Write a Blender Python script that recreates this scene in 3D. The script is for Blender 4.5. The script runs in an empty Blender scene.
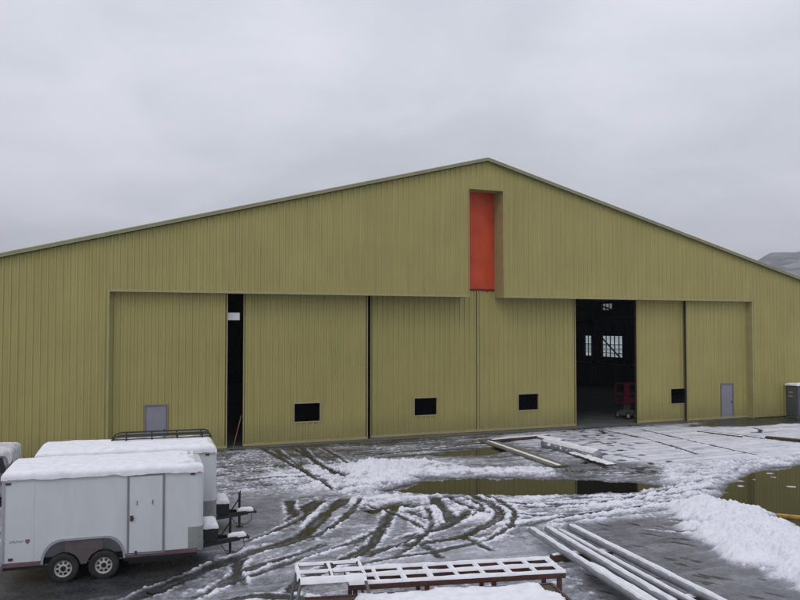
import bpy, bmesh, math, random
import numpy as np
from mathutils import Vector, Matrix
R = math.radians
random.seed(7)
scene = bpy.context.scene
COL = scene.collection

# ------------------------------------------------------------------ camera
CAM_H, PITCH, F = 5.874, 0.0325, 789.7          # height (m), pitch up (rad), focal length in px of an 800 px wide frame
cd = bpy.data.cameras.new('camera'); cam = bpy.data.objects.new('camera', cd); COL.objects.link(cam)
cd.sensor_width = 36; cd.lens = F / 800 * 36; cd.clip_start = 0.1; cd.clip_end = 20000
cam.location = (0, 0, CAM_H); cam.rotation_euler = (math.pi / 2 + PITCH, 0, 0)
scene.camera = cam

# ------------------------------------------------------------------ sky, sun, exposure
SUN_EL, SUN_AZ = R(48), R(200)                   # azimuth clockwise from +Y
w = bpy.data.worlds.new('World'); scene.world = w; w.use_nodes = True
nt = w.node_tree; nt.nodes.clear()
N = nt.nodes.new; L = nt.links.new
out = N('ShaderNodeOutputWorld'); bg = N('ShaderNodeBackground'); bg.inputs['Strength'].default_value = 0.1
sky = N('ShaderNodeTexSky'); sky.sky_type = 'NISHITA'; sky.sun_disc = False
sky.sun_elevation = SUN_EL; sky.sun_rotation = SUN_AZ; sky.air_density = 1.5; sky.dust_density = 3
tc = N('ShaderNodeTexCoord'); sep = N('ShaderNodeSeparateXYZ'); L(tc.outputs['Generated'], sep.inputs[0])
mx = N('ShaderNodeMath'); mx.operation = 'MAXIMUM'; mx.inputs[1].default_value = 0.0; L(sep.outputs['Z'], mx.inputs[0])
ad = N('ShaderNodeMath'); ad.operation = 'ADD'; ad.inputs[1].default_value = 0.16; L(mx.outputs[0], ad.inputs[0])
def wdiv(i):
    d = N('ShaderNodeMath'); d.operation = 'DIVIDE'; L(sep.outputs[i], d.inputs[0]); L(ad.outputs[0], d.inputs[1]); return d
dx, dy = wdiv('X'), wdiv('Y')
cb = N('ShaderNodeCombineXYZ'); L(dx.outputs[0], cb.inputs[0]); L(dy.outputs[0], cb.inputs[1])
def wnoise(scale, detail, off, dist=0.3):
    mp = N('ShaderNodeMapping'); mp.inputs['Location'].default_value = off; L(cb.outputs[0], mp.inputs[0])
    n = N('ShaderNodeTexNoise'); n.inputs['Scale'].default_value = scale; n.inputs['Detail'].default_value = detail
    n.inputs['Roughness'].default_value = 0.5; n.inputs['Distortion'].default_value = dist; L(mp.outputs[0], n.inputs['Vector']); return n
n1 = wnoise(0.75, 6, (3.1, 1.7, 0)); n2 = wnoise(2.3, 5, (8.3, 4.1, 0), 0.6)
mm = N('ShaderNodeMix'); mm.data_type = 'FLOAT'; mm.inputs[0].default_value = 0.35
L(n1.outputs['Fac'], mm.inputs[2]); L(n2.outputs['Fac'], mm.inputs[3])
cr = N('ShaderNodeValToRGB'); cr.color_ramp.interpolation = 'EASE'
cr.color_ramp.elements[0].position = 0.30; cr.color_ramp.elements[0].color = (0.470, 0.492, 0.555, 1)
cr.color_ramp.elements[1].position = 0.68; cr.color_ramp.elements[1].color = (0.650, 0.665, 0.725, 1)
L(mm.outputs[0], cr.inputs[0])
cs = N('ShaderNodeVectorMath'); cs.operation = 'SCALE'; cs.inputs['Scale'].default_value = 11.3; L(cr.outputs[0], cs.inputs[0])
zg = N('ShaderNodeMath'); zg.operation = 'MULTIPLY_ADD'; zg.inputs[1].default_value = 4.5; zg.inputs[2].default_value = 11.5; L(mx.outputs[0], zg.inputs[0]); L(zg.outputs[0], cs.inputs['Scale'])   # an overcast sky brightens towards the zenith
mix = N('ShaderNodeMix'); mix.data_type = 'RGBA'; mix.inputs[0].default_value = 0.95
L(sky.outputs[0], mix.inputs[6]); L(cs.outputs[0], mix.inputs[7])
L(mix.outputs[2], bg.inputs['Color']); L(bg.outputs[0], out.inputs['Surface'])
sd = bpy.data.lights.new('sun', 'SUN'); so = bpy.data.objects.new('sun', sd); COL.objects.link(so)
sd.energy = 0.5; sd.angle = R(25); sd.color = (1, 0.97, 0.93)
so.rotation_euler = (math.pi / 2 - SUN_EL, 0, math.pi - SUN_AZ)
so.location = (0, 0, 40)
vs = scene.view_settings; vs.view_transform = 'Standard'; vs.look = 'None'; vs.gamma = 1; vs.exposure = 0.14

HAZE = 0.00028
# ------------------------------------------------------------------ helpers
def G(px, py, z=0.0):
    """pixel of the 800x600 photograph -> point on the horizontal plane at height z"""
    a = (px - 400) / F; b = (300 - py) / F
    d = Vector((a, math.cos(PITCH) - b * math.sin(PITCH), math.sin(PITCH) + b * math.cos(PITCH)))
    t = (z - CAM_H) / d.z
    return Vector((d.x * t, d.y * t, z))

TH = 0.3985
CX, CY = 4.6697, 42.7369
HC, HS = math.cos(TH), math.sin(TH)
def HW(s, e, z=0):                                # hangar coordinates -> world
    return Vector((CX + s * HC - e * HS, CY + s * HS + e * HC, z))

def tag(o, label=None, cat=None, group=None, kind=None):
    if label: o['label'] = label
    if cat: o['category'] = cat
    if group: o['group'] = group
    if kind: o['kind'] = kind
    return o
def empty(name, loc=(0, 0, 0), rz=0, parent=None):
    o = bpy.data.objects.new(name, None); COL.objects.link(o); o.location = loc; o.rotation_euler = (0, 0, rz)
    o.empty_display_size = 0.3
    if parent: o.parent = parent
    return o
def link(name, me, parent=None):
    o = bpy.data.objects.new(name, me); COL.objects.link(o)
    if parent: o.parent = parent
    return o
class MB:
    def __init__(s): s.v = []; s.f = []; s.mi = []; s.cur = 0; s.sm = []; s.smooth = False; s.parts = []
    def add(s, vs, fs):
        vs = [tuple(v) for v in vs]; s.parts.append((0, vs, fs)); b = len(s.v); s.v += vs
        for f in fs: s.f.append([i + b for i in f]); s.mi.append(s.cur); s.sm.append(s.smooth)
        return s
    def box(s, x0, x1, y0, y1, z0, z1, M=None):
        vs = [(x0, y0, z0), (x1, y0, z0), (x1, y1, z0), (x0, y1, z0), (x0, y0, z1), (x1, y0, z1), (x1, y1, z1), (x0, y1, z1)]
        if M is not None: vs = [M @ Vector(v) for v in vs]
        return s.add(vs, [(0, 3, 2, 1), (4, 5, 6, 7), (0, 1, 5, 4), (1, 2, 6, 5), (2, 3, 7, 6), (3, 0, 4, 7)])
    def bar(s, a, b, w, h, up=(0, 0, 1)):          # box section bar from a to b
        a = Vector(a); b = Vector(b); d = (b - a); ln = d.length; d.normalize()
        u = Vector(up); x = d.cross(u)
        if x.length < 1e-4: x = d.cross(Vector((1, 0, 0)))
        x.normalize(); y = x.cross(d); vs = []
        for p in (a, b):
            for i, j in ((-1, -1), (1, -1), (1, 1), (-1, 1)): vs.append(p + x * w / 2 * i + y * h / 2 * j)
        return s.add(vs, [(3, 2, 1, 0), (4, 5, 6, 7), (0, 1, 5, 4), (1, 2, 6, 5), (2, 3, 7, 6), (3, 0, 4, 7)])
    def tube(s, pts, r, n=8, cap=True):
        pts = [Vector(p) for p in pts]; rs = r if isinstance(r, (list, tuple)) else [r] * len(pts); vs = []; up = None
        for i, p in enumerate(pts):
            d = (pts[min(i + 1, len(pts) - 1)] - pts[max(i - 1, 0)]).normalized()
            if up is None:
                up = Vector((0, 0, 1)) if abs(d.z) < 0.9 else Vector((1, 0, 0))
            x = d.cross(up).normalized(); up = x.cross(d).normalized()
            for k in range(n):
                a = 2 * math.pi * k / n; vs.append(p + (x * math.cos(a) + up * math.sin(a)) * rs[i])
        fs = []
        for i in range(len(pts) - 1):
            for k in range(n): fs.append((i * n + k, i * n + (k + 1) % n, (i + 1) * n + (k + 1) % n, (i + 1) * n + k))
        if cap: fs.append(tuple(range(n))[::-1]); fs.append(tuple((len(pts) - 1) * n + k for k in range(n)))
        return s.add(vs, fs)
    def lathe(s, prof, n=24, axis='y', c=(0, 0, 0)):   # prof: list of (r, t)
        vs = []
        for r, t in prof:
            for k in range(n):
                a = 2 * math.pi * k / n
                q = (r * math.cos(a), t, r * math.sin(a)) if axis == 'y' else (r * math.cos(a), r * math.sin(a), t)
                vs.append((q[0] + c[0], q[1] + c[1], q[2] + c[2]))
        fs = []
        for i in range(len(prof) - 1):
            for k in range(n): fs.append((i * n + k, i * n + (k + 1) % n, (i + 1) * n + (k + 1) % n, (i + 1) * n + k))
        return s.add(vs, fs)
    def prism(s, poly, y0, y1):                    # polygon in xz extruded along y
        n = len(poly); vs = [(x, y0, z) for x, z in poly] + [(x, y1, z) for x, z in poly]
        fs = [tuple(range(n)), tuple(range(2 * n - 1, n - 1, -1))] + [(i + n, (i + 1) % n + n, (i + 1) % n, i) for i in range(n)]
        return s.add(vs, fs)
    def mesh(s, name, mats, fix=True):
        me = bpy.data.meshes.new(name); me.from_pydata(s.v, [], s.f)
        for m in (mats if isinstance(mats, (list, tuple)) else [mats]): me.materials.append(m)
        me.polygons.foreach_set('material_index', s.mi); me.polygons.foreach_set('use_smooth', s.sm)
        if fix:
            bm = bmesh.new(); bm.from_mesh(me); bmesh.ops.recalc_face_normals(bm, faces=bm.faces); bm.to_mesh(me); bm.free()
        me.update(); return me
    def build(s, name, mats, parent=None, bevel=0, fix=True, loc=None):
        me = s.mesh(name, mats, fix)
        if bevel:
            bm = bmesh.new(); bm.from_mesh(me)
            bmesh.ops.bevel(bm, geom=[e for e in bm.edges if len(e.link_faces) == 2 and e.calc_face_angle(0) > 0.6], offset=bevel, segments=2, affect='EDGES', clamp_overlap=True)
            bm.to_mesh(me); bm.free()
        o = link(name, me, parent)
        if loc: o.location = loc
        return o

    def build_each(s, name, mats, parent=None, bevel=0):
        i = 0; out_ = []
        for n, vs, fs in s.parts:
            q = MB(); q.smooth = s.smooth; q.add(vs, fs); out_.append(q.build(name, mats, parent, bevel))
        return out_

# ---- numpy noise
def _h(ix, iy, seed):
    n = (ix.astype(np.int64) * 374761393 + iy.astype(np.int64) * 668265263 + seed * 1274126177) & 0xffffffff
    n = ((n ^ (n >> 13)) * 1274126177) & 0xffffffff
    n = (n ^ (n >> 16)) & 0xffffffff
    return n / 4294967295.0
def vnoise(x, y, seed=0):                           # gradient noise, about -0.7..0.7
    ix = np.floor(x); iy = np.floor(y); fx = x - ix; fy = y - iy
    ux = fx * fx * fx * (fx * (fx * 6 - 15) + 10); uy = fy * fy * fy * (fy * (fy * 6 - 15) + 10)
    def g(i, j):
        a = _h(ix + i, iy + j, seed) * 2 * math.pi
        return np.cos(a) * (fx - i) + np.sin(a) * (fy - j)
    a = g(0, 0) * (1 - ux) + g(1, 0) * ux; b = g(0, 1) * (1 - ux) + g(1, 1) * ux
    return (a * (1 - uy) + b * uy) * 1.4
def fbm(x, y, oct=4, seed=0, gain=0.5):
    r = 0; a = 1; t = 0
    for k in range(oct):
        r = r + a * vnoise(x * 2 ** k + 17.3 * k, y * 2 ** k - 9.1 * k, seed + k); t += a; a *= gain
    return r / t
def worley(x, y, seed=0):                           # distance to nearest cell point and its random value
    ix = np.floor(x); iy = np.floor(y); best = np.full(x.shape, 9.0); rv = np.zeros(x.shape)
    for i in (-1, 0, 1):
        for j in (-1, 0, 1):
            cx = ix + i + _h(ix + i, iy + j, seed); cy = iy + j + _h(ix + i, iy + j, seed + 5)
            d = np.hypot(cx - x, cy - y); m = d < best; best = np.where(m, d, best); rv = np.where(m, _h(ix + i, iy + j, seed + 9), rv)
    return best, rv
def sstep(a, b, x):
    t = np.clip((x - a) / (b - a), 0, 1); return t * t * (3 - 2 * t)

# ------------------------------------------------------------------ materials
def mat(name, color, rough=0.5, metal=0.0, var=0.12, scale=3.0, bump=0.0, bscale=30.0, dirt=None, dirt_amt=0.5, dscale=1.2, stretch=(1, 1, 1), spec=0.5, rvar=0.12, dthr=(0.48, 0.7)):
    m = bpy.data.materials.new(name); m.use_nodes = True; t = m.node_tree; b = t.nodes['Principled BSDF']
    N = t.nodes.new; L = t.links.new
    b.inputs['Metallic'].default_value = metal; b.inputs['Specular IOR Level'].default_value = spec
    tc = N('ShaderNodeTexCoord'); mp = N('ShaderNodeMapping'); mp.inputs['Scale'].default_value = stretch; L(tc.outputs['Object'], mp.inputs[0])
    n = N('ShaderNodeTexNoise'); n.inputs['Scale'].default_value = scale; n.inputs['Detail'].default_value = 6; L(mp.outputs[0], n.inputs['Vector'])
    c = N('ShaderNodeValToRGB'); c.color_ramp.elements[0].position = 0.3; c.color_ramp.elements[1].position = 0.7
    c.color_ramp.elements[0].color = tuple(x * (1 - var) for x in color) + (1,); c.color_ramp.elements[1].color = tuple(min(1, x * (1 + var)) for x in color) + (1,)
    L(n.outputs['Fac'], c.inputs[0]); last = c.outputs[0]
    if dirt:
        n2 = N('ShaderNodeTexNoise'); n2.inputs['Scale'].default_value = dscale; n2.inputs['Detail'].default_value = 8; n2.inputs['Roughness'].default_value = 0.65; L(mp.outputs[0], n2.inputs['Vector'])
        r = N('ShaderNodeMapRange'); r.inputs[1].default_value = dthr[0]; r.inputs[2].default_value = dthr[1]; r.inputs[4].default_value = dirt_amt; L(n2.outputs['Fac'], r.inputs[0])
        mm = N('ShaderNodeMix'); mm.data_type = 'RGBA'; L(r.outputs[0], mm.inputs[0]); L(last, mm.inputs[6]); mm.inputs[7].default_value = tuple(dirt) + (1,); last = mm.outputs[2]
    L(last, b.inputs['Base Color'])
    r = N('ShaderNodeMapRange'); r.inputs[3].default_value = max(0.02, rough - rvar); r.inputs[4].default_value = min(1, rough + rvar); L(n.outputs['Fac'], r.inputs[0]); L(r.outputs[0], b.inputs['Roughness'])
    if bump:
        nb = N('ShaderNodeTexNoise'); nb.inputs['Scale'].default_value = bscale; nb.inputs['Detail'].default_value = 5; L(tc.outputs['Object'], nb.inputs['Vector'])
        bp = N('ShaderNodeBump'); bp.inputs['Strength'].default_value = bump; bp.inputs['Distance'].default_value = 0.02; L(nb.outputs['Fac'], bp.inputs['Height']); L(bp.outputs[0], b.inputs['Normal'])
    return m

def clad_mat(name, color, tint):
    """painted steel cladding: every sheet a slightly different batch, long vertical weather streaks"""
    m = bpy.data.materials.new(name); m.use_nodes = True; t = m.node_tree; b = t.nodes['Principled BSDF']; N = t.nodes.new; L = t.links.new
    tc = N('ShaderNodeTexCoord'); oi = N('ShaderNodeObjectInfo')
    va = N('ShaderNodeVectorMath'); va.operation = 'SCALE'; va.inputs['Scale'].default_value = 40; cbv = N('ShaderNodeCombineXYZ')
    L(oi.outputs['Random'], cbv.inputs[0]); L(cbv.outputs[0], va.inputs[0])
    ad = N('ShaderNodeVectorMath'); ad.operation = 'ADD'; L(tc.outputs['Object'], ad.inputs[0]); L(va.outputs[0], ad.inputs[1])
    mp = N('ShaderNodeMapping'); mp.inputs['Scale'].default_value = (2.2, 1, 0.16); L(ad.outputs[0], mp.inputs[0])
    n = N('ShaderNodeTexNoise'); n.inputs['Scale'].default_value = 2.0; n.inputs['Detail'].default_value = 5; L(mp.outputs[0], n.inputs['Vector'])
    n2 = N('ShaderNodeTexNoise'); n2.inputs['Scale'].default_value = 0.35; n2.inputs['Detail'].default_value = 4; L(tc.outputs['Object'], n2.inputs['Vector'])
    a = N('ShaderNodeMath'); a.operation = 'ADD'; L(n.outputs['Fac'], a.inputs[0]); L(n2.outputs['Fac'], a.inputs[1])
    h = N('ShaderNodeMath'); h.operation = 'MULTIPLY_ADD'; h.inputs[1].default_value = 0.10; L(oi.outputs['Random'], h.inputs[0]); L(a.outputs[0], h.inputs[2])
    c = N('ShaderNodeValToRGB'); c.color_ramp.elements[0].position = 0.75 / 2; c.color_ramp.elements[1].position = 1.35 / 2
    h2 = N('ShaderNodeMath'); h2.operation = 'MULTIPLY'; h2.inputs[1].default_value = 0.5; L(h.outputs[0], h2.inputs[0])
    c.color_ramp.elements[0].color = tuple(x * (1 - tint) for x in color) + (1,); c.color_ramp.elements[1].color = tuple(x * (1 + tint) for x in color) + (1,)
    L(h2.outputs[0], c.inputs[0])
    # splash-back and grime along the foot of the wall
    sz = N('ShaderNodeSeparateXYZ'); L(tc.outputs['Object'], sz.inputs[0]); zr = N('ShaderNodeMapRange'); zr.inputs[1].default_value = 1.3; zr.inputs[2].default_value = 0.1; L(sz.outputs['Z'], zr.inputs[0])
    n3 = N('ShaderNodeTexNoise'); n3.inputs['Scale'].default_value = 3.2; n3.inputs['Detail'].default_value = 8; n3.inputs['Roughness'].default_value = 0.7; L(ad.outputs[0], n3.inputs['Vector'])
    sp = N('ShaderNodeMath'); sp.operation = 'MULTIPLY'; L(zr.outputs[0], sp.inputs[0]); L(n3.outputs['Fac'], sp.inputs[1]); sp2 = N('ShaderNodeMath'); sp2.operation = 'MULTIPLY'; sp2.inputs[1].default_value = 0.75; L(sp.outputs[0], sp2.inputs[0])
    gm = N('ShaderNodeMix'); gm.data_type = 'RGBA'; L(sp2.outputs[0], gm.inputs[0]); L(c.outputs[0], gm.inputs[6]); gm.inputs[7].default_value = (0.16, 0.14, 0.09, 1)
    L(gm.outputs[2], b.inputs['Base Color'])
    b.inputs['Roughness'].default_value = 0.5; b.inputs['Specular IOR Level'].default_value = 0.3
    nb = N('ShaderNodeTexNoise'); nb.inputs['Scale'].default_value = 1.4; nb.inputs['Detail'].default_value = 2; L(ad.outputs[0], nb.inputs['Vector'])
    bp = N('ShaderNodeBump'); bp.inputs['Strength'].default_value = 0.25; bp.inputs['Distance'].default_value = 0.03; L(nb.outputs['Fac'], bp.inputs['Height']); L(bp.outputs[0], b.inputs['Normal'])
    return m

OLIVE = (0.368, 0.326, 0.120)
M = {}
M['clad'] = clad_mat('olive cladding', OLIVE, 0.09)
M['trim'] = mat('olive trim', (0.36, 0.32, 0.15), 0.45, 0, 0.08, 2, 0.1, 8)
M['rake'] = mat('rake trim', (0.27, 0.265, 0.15), 0.4, 0, 0.1, 2)
M['leafedge'] = mat('dark door edge', (0.05, 0.04, 0.028), 0.6, 0, 0.2, 4)
M['red'] = mat('orange red panel', (0.60, 0.072, 0.022), 0.55, 0, 0.09, 1.3, 0.4, 3.5)
M['reddark'] = mat('dark red bar', (0.12, 0.01, 0.008), 0.6)
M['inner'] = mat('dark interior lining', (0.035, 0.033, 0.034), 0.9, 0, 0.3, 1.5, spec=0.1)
M['steel'] = mat('dark primer steel', (0.05, 0.045, 0.043), 0.7, 0, 0.25, 3, spec=0.2)
M['slab'] = mat('concrete slab', (0.12, 0.12, 0.115), 0.65, 0, 0.25, 0.8, 0.1, 20, spec=0.2)
M['greydoor'] = mat('grey door paint', (0.25, 0.245, 0.29), 0.45, 0, 0.08, 2)
M['lighttrim'] = mat('pale trim', (0.36, 0.32, 0.18), 0.5, 0, 0.1, 2)
M['whiteboard'] = mat('white board', (0.7, 0.7, 0.72), 0.5, 0, 0.06, 4)
M['white'] = mat('white trailer skin', (0.58, 0.605, 0.62), 0.32, 0, 0.03, 0.9, 0.03, 3, dirt=(0.45, 0.46, 0.47), dirt_amt=0.3, dscale=1.6, stretch=(1.6, 1, 0.5))
M['alu'] = mat('aluminium trim', (0.42, 0.44, 0.48), 0.35, 0.6, 0.1, 4)
M['greytrim'] = mat('grey seal trim', (0.18, 0.19, 0.21), 0.5, 0, 0.1, 4)
M['guard'] = mat('stone guard', (0.27, 0.29, 0.27), 0.45, 0.3, 0.15, 6, 0.3, 60)
M['black'] = mat('black paint', (0.012, 0.012, 0.014), 0.45, 0, 0.3, 6, 0.1, 40)
M['rubber'] = mat('tyre rubber', (0.015, 0.015, 0.016), 0.75, 0, 0.25, 12, 0.4, 60, dirt=(0.06, 0.055, 0.05), dirt_amt=0.6, dscale=5)
M['rim'] = mat('white steel rim', (0.52, 0.50, 0.48), 0.45, 0, 0.08, 8, dirt=(0.2, 0.17, 0.15), dirt_amt=0.6, dscale=9)
M['rust'] = mat('rusty red steel', (0.085, 0.038, 0.030), 0.75, 0, 0.3, 8, 0.3, 50, dirt=(0.08, 0.03, 0.02), dirt_amt=0.8, dscale=5)
M['pinkwhite'] = mat('frosted red steel', (0.42, 0.28, 0.29), 0.6, 0, 0.15, 8, 0.3, 50, dirt=(0.18, 0.06, 0.05), dirt_amt=0.8, dscale=6)
M['maroon'] = mat('maroon stripe', (0.13, 0.075, 0.085), 0.5, 0, 0.2, 5)
M['redlight'] = mat('red lens', (0.10, 0.01, 0.02), 0.2, 0, 0.1, 5)
M['fender'] = mat('fender skirt', (0.12, 0.10, 0.105), 0.45, 0.2, 0.2, 5, dirt=(0.08, 0.06, 0.05), dirt_amt=0.7, dscale=5)
M['wood'] = mat('wet tan board', (0.17, 0.15, 0.12), 0.6, 0, 0.2, 3, 0.3, 40, dirt=(0.07, 0.05, 0.04), dirt_amt=0.8, dscale=2.2, stretch=(0.3, 4, 1))
M['darkwood'] = mat('dark brown board', (0.06, 0.035, 0.025), 0.6, 0, 0.3, 3, 0.3, 40, stretch=(0.3, 4, 1))
M['pipe'] = mat('grey pipe', (0.27, 0.275, 0.30), 0.45, 0.3, 0.15, 5, 0.2, 30)
M['cabinet'] = mat('grey green cabinet', (0.085, 0.092, 0.085), 0.5, 0, 0.12, 3, dirt=(0.05, 0.05, 0.045), dirt_amt=0.5)
M['cabinet2'] = mat('slate cabinet front', (0.10, 0.105, 0.125), 0.5, 0, 0.12, 3)
M['label'] = mat('faded yellow decal', (0.30, 0.30, 0.17), 0.5, 0, 0.1, 8)
M['yellow'] = mat('yellow painted board', (0.42, 0.25, 0.03), 0.5, 0, 0.15, 5, dirt=(0.12, 0.08, 0.03), dirt_amt=0.7, dscale=4)
M['suv'] = mat('grey car paint', (0.13, 0.12, 0.13), 0.3, 0, 0.15, 3, dirt=(0.6, 0.6, 0.64), dirt_amt=0.9, dscale=2.5)
M['glass'] = mat('dark glass', (0.02, 0.022, 0.025), 0.1)
M['redmachine'] = mat('red machine paint', (0.12, 0.010, 0.018), 0.45, 0, 0.15, 5)
M['greymachine'] = mat('grey machine paint', (0.14, 0.14, 0.14), 0.6, 0, 0.15, 5)
M['decal'] = mat('plum decal', (0.22, 0.12, 0.16), 0.5)
M['roof'] = mat('snow dusted roof', (0.62, 0.63, 0.66), 0.8, 0, 0.1, 0.5)

def snow_mat(name='snow', col=(0.80, 0.80, 0.85), lo=0.86, bscale=9, bs=0.5):
    m = bpy.data.materials.new(name); m.use_nodes = True; t = m.node_tree; b = t.nodes['Principled BSDF']; N = t.nodes.new; L = t.links.new
    g = N('ShaderNodeNewGeometry')
    n = N('ShaderNodeTexNoise'); n.inputs['Scale'].default_value = 5; n.inputs['Detail'].default_value = 8; L(g.outputs['Position'], n.inputs['Vector'])
    c = N('ShaderNodeValToRGB'); c.color_ramp.elements[0].position = 0.3; c.color_ramp.elements[1].position = 0.62
    c.color_ramp.elements[0].color = tuple(x * lo for x in col) + (1,); c.color_ramp.elements[1].color = tuple(col) + (1,)
    L(n.outputs['Fac'], c.inputs[0]); L(c.outputs[0], b.inputs['Base Color']); b.inputs['Roughness'].default_value = 0.75; b.inputs['Specular IOR Level'].default_value = 0.25
    nb = N('ShaderNodeTexNoise'); nb.inputs['Scale'].default_value = bscale; nb.inputs['Detail'].default_value = 7; L(g.outputs['Position'], nb.inputs['Vector'])
    bp = N('ShaderNodeBump'); bp.inputs['Strength'].default_value = bs; bp.inputs['Distance'].default_value = 0.03; L(nb.outputs['Fac'], bp.inputs['Height']); L(bp.outputs[0], b.inputs['Normal'])
    return m
M['snow'] = snow_mat('snow', (0.81, 0.81, 0.845))
M['snowdirty'] = snow_mat('dirty snow', (0.62, 0.61, 0.64), 0.62, 7, 0.8)

def pane_mat():
    m = bpy.data.materials.new('window glass'); m.use_nodes = True; t = m.node_tree; t.nodes.clear(); N = t.nodes.new; L = t.links.new
    o = N('ShaderNodeOutputMaterial'); tr = N('ShaderNodeBsdfTransparent'); tr.inputs[0].default_value = (0.80, 0.9, 0.88, 1)
    gl = N('ShaderNodeBsdfGlossy'); gl.inputs['Roughness'].default_value = 0.05; mx = N('ShaderNodeMixShader'); mx.inputs[0].default_value = 0.1; L(tr.outputs[0], mx.inputs[1]); L(gl.outputs[0], mx.inputs[2]); L(mx.outputs[0], o.inputs[0]); return m
M['pane'] = pane_mat()

def ground_mat():
    m = bpy.data.materials.new('slushy yard'); m.use_nodes = True; t = m.node_tree; b = t.nodes['Principled BSDF']; N = t.nodes.new; L = t.links.new
    def at(nm):
        a = N('ShaderNodeAttribute'); a.attribute_name = nm; return a.outputs['Fac']
    sn, mud, sp = at('snow'), at('mud'), at('speck')
    g = N('ShaderNodeNewGeometry')
    def noise(sc, det=6, ro=0.6, dist=0):
        n = N('ShaderNodeTexNoise'); n.inputs['Scale'].default_value = sc; n.inputs['Detail'].default_value = det; n.inputs['Roughness'].default_value = ro; n.inputs['Distortion'].default_value = dist
        L(g.outputs['Position'], n.inputs['Vector']); return n.outputs['Fac']
    def math_(op, a, b_=None, c_=None):
        n = N('ShaderNodeMath'); n.operation = op
        for i, x in enumerate((a, b_, c_)):
            if x is None: continue
            if isinstance(x, (int, float)): n.inputs[i].default_value = x
            else: L(x, n.inputs[i])
        return n.outputs[0]
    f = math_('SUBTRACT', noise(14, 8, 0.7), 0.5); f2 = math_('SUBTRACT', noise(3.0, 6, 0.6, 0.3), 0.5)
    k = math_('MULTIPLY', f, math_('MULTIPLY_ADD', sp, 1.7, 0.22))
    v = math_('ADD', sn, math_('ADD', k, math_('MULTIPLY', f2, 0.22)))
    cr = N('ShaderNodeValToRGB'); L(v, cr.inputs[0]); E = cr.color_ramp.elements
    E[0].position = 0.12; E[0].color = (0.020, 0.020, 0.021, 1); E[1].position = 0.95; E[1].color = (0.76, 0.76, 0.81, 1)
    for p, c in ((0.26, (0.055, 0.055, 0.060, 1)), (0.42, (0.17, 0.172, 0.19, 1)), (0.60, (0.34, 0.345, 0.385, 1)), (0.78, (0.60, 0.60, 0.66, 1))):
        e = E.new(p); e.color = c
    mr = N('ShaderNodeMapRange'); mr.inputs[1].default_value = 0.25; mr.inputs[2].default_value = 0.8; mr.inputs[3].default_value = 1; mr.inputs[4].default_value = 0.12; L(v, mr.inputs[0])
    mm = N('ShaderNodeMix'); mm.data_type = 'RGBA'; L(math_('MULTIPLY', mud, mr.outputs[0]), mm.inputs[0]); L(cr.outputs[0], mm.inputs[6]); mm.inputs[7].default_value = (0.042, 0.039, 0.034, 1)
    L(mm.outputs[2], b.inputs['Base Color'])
    rr = N('ShaderNodeMapRange'); rr.inputs[1].default_value = 0.15; rr.inputs[2].default_value = 0.65; rr.inputs[3].default_value = 0.22; rr.inputs[4].default_value = 0.75; L(v, rr.inputs[0]); L(rr.outputs[0], b.inputs['Roughness'])
    b.inputs['Specular IOR Level'].default_value = 0.35
    bp = N('ShaderNodeBump'); bp.inputs['Strength'].default_value = 0.6; bp.inputs['Distance'].default_value = 0.03
    L(math_('ADD', noise(22, 6, 0.6), noise(7, 4, 0.5)), bp.inputs['Height']); L(bp.outputs[0], b.inputs['Normal'])
    return m
M['ground'] = ground_mat()

def water_mat():
    m = bpy.data.materials.new('meltwater'); m.use_nodes = True; t = m.node_tree; b = t.nodes['Principled BSDF']; N = t.nodes.new; L = t.links.new
    b.inputs['Base Color'].default_value = (0.014, 0.013, 0.010, 1); b.inputs['Roughness'].default_value = 0.03; b.inputs['IOR'].default_value = 1.33; b.inputs['Specular IOR Level'].default_value = 0.5
    g = N('ShaderNodeNewGeometry'); n = N('ShaderNodeTexNoise'); n.inputs['Scale'].default_value = 2.2; n.inputs['Detail'].default_value = 3; L(g.outputs['Position'], n.inputs['Vector'])
    bp = N('ShaderNodeBump'); bp.inputs['Strength'].default_value = 0.05; bp.inputs['Distance'].default_value = 0.01; L(n.outputs['Fac'], bp.inputs['Height']); L(bp.outputs[0], b.inputs['Normal'])
    return m
M['water'] = water_mat()

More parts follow.
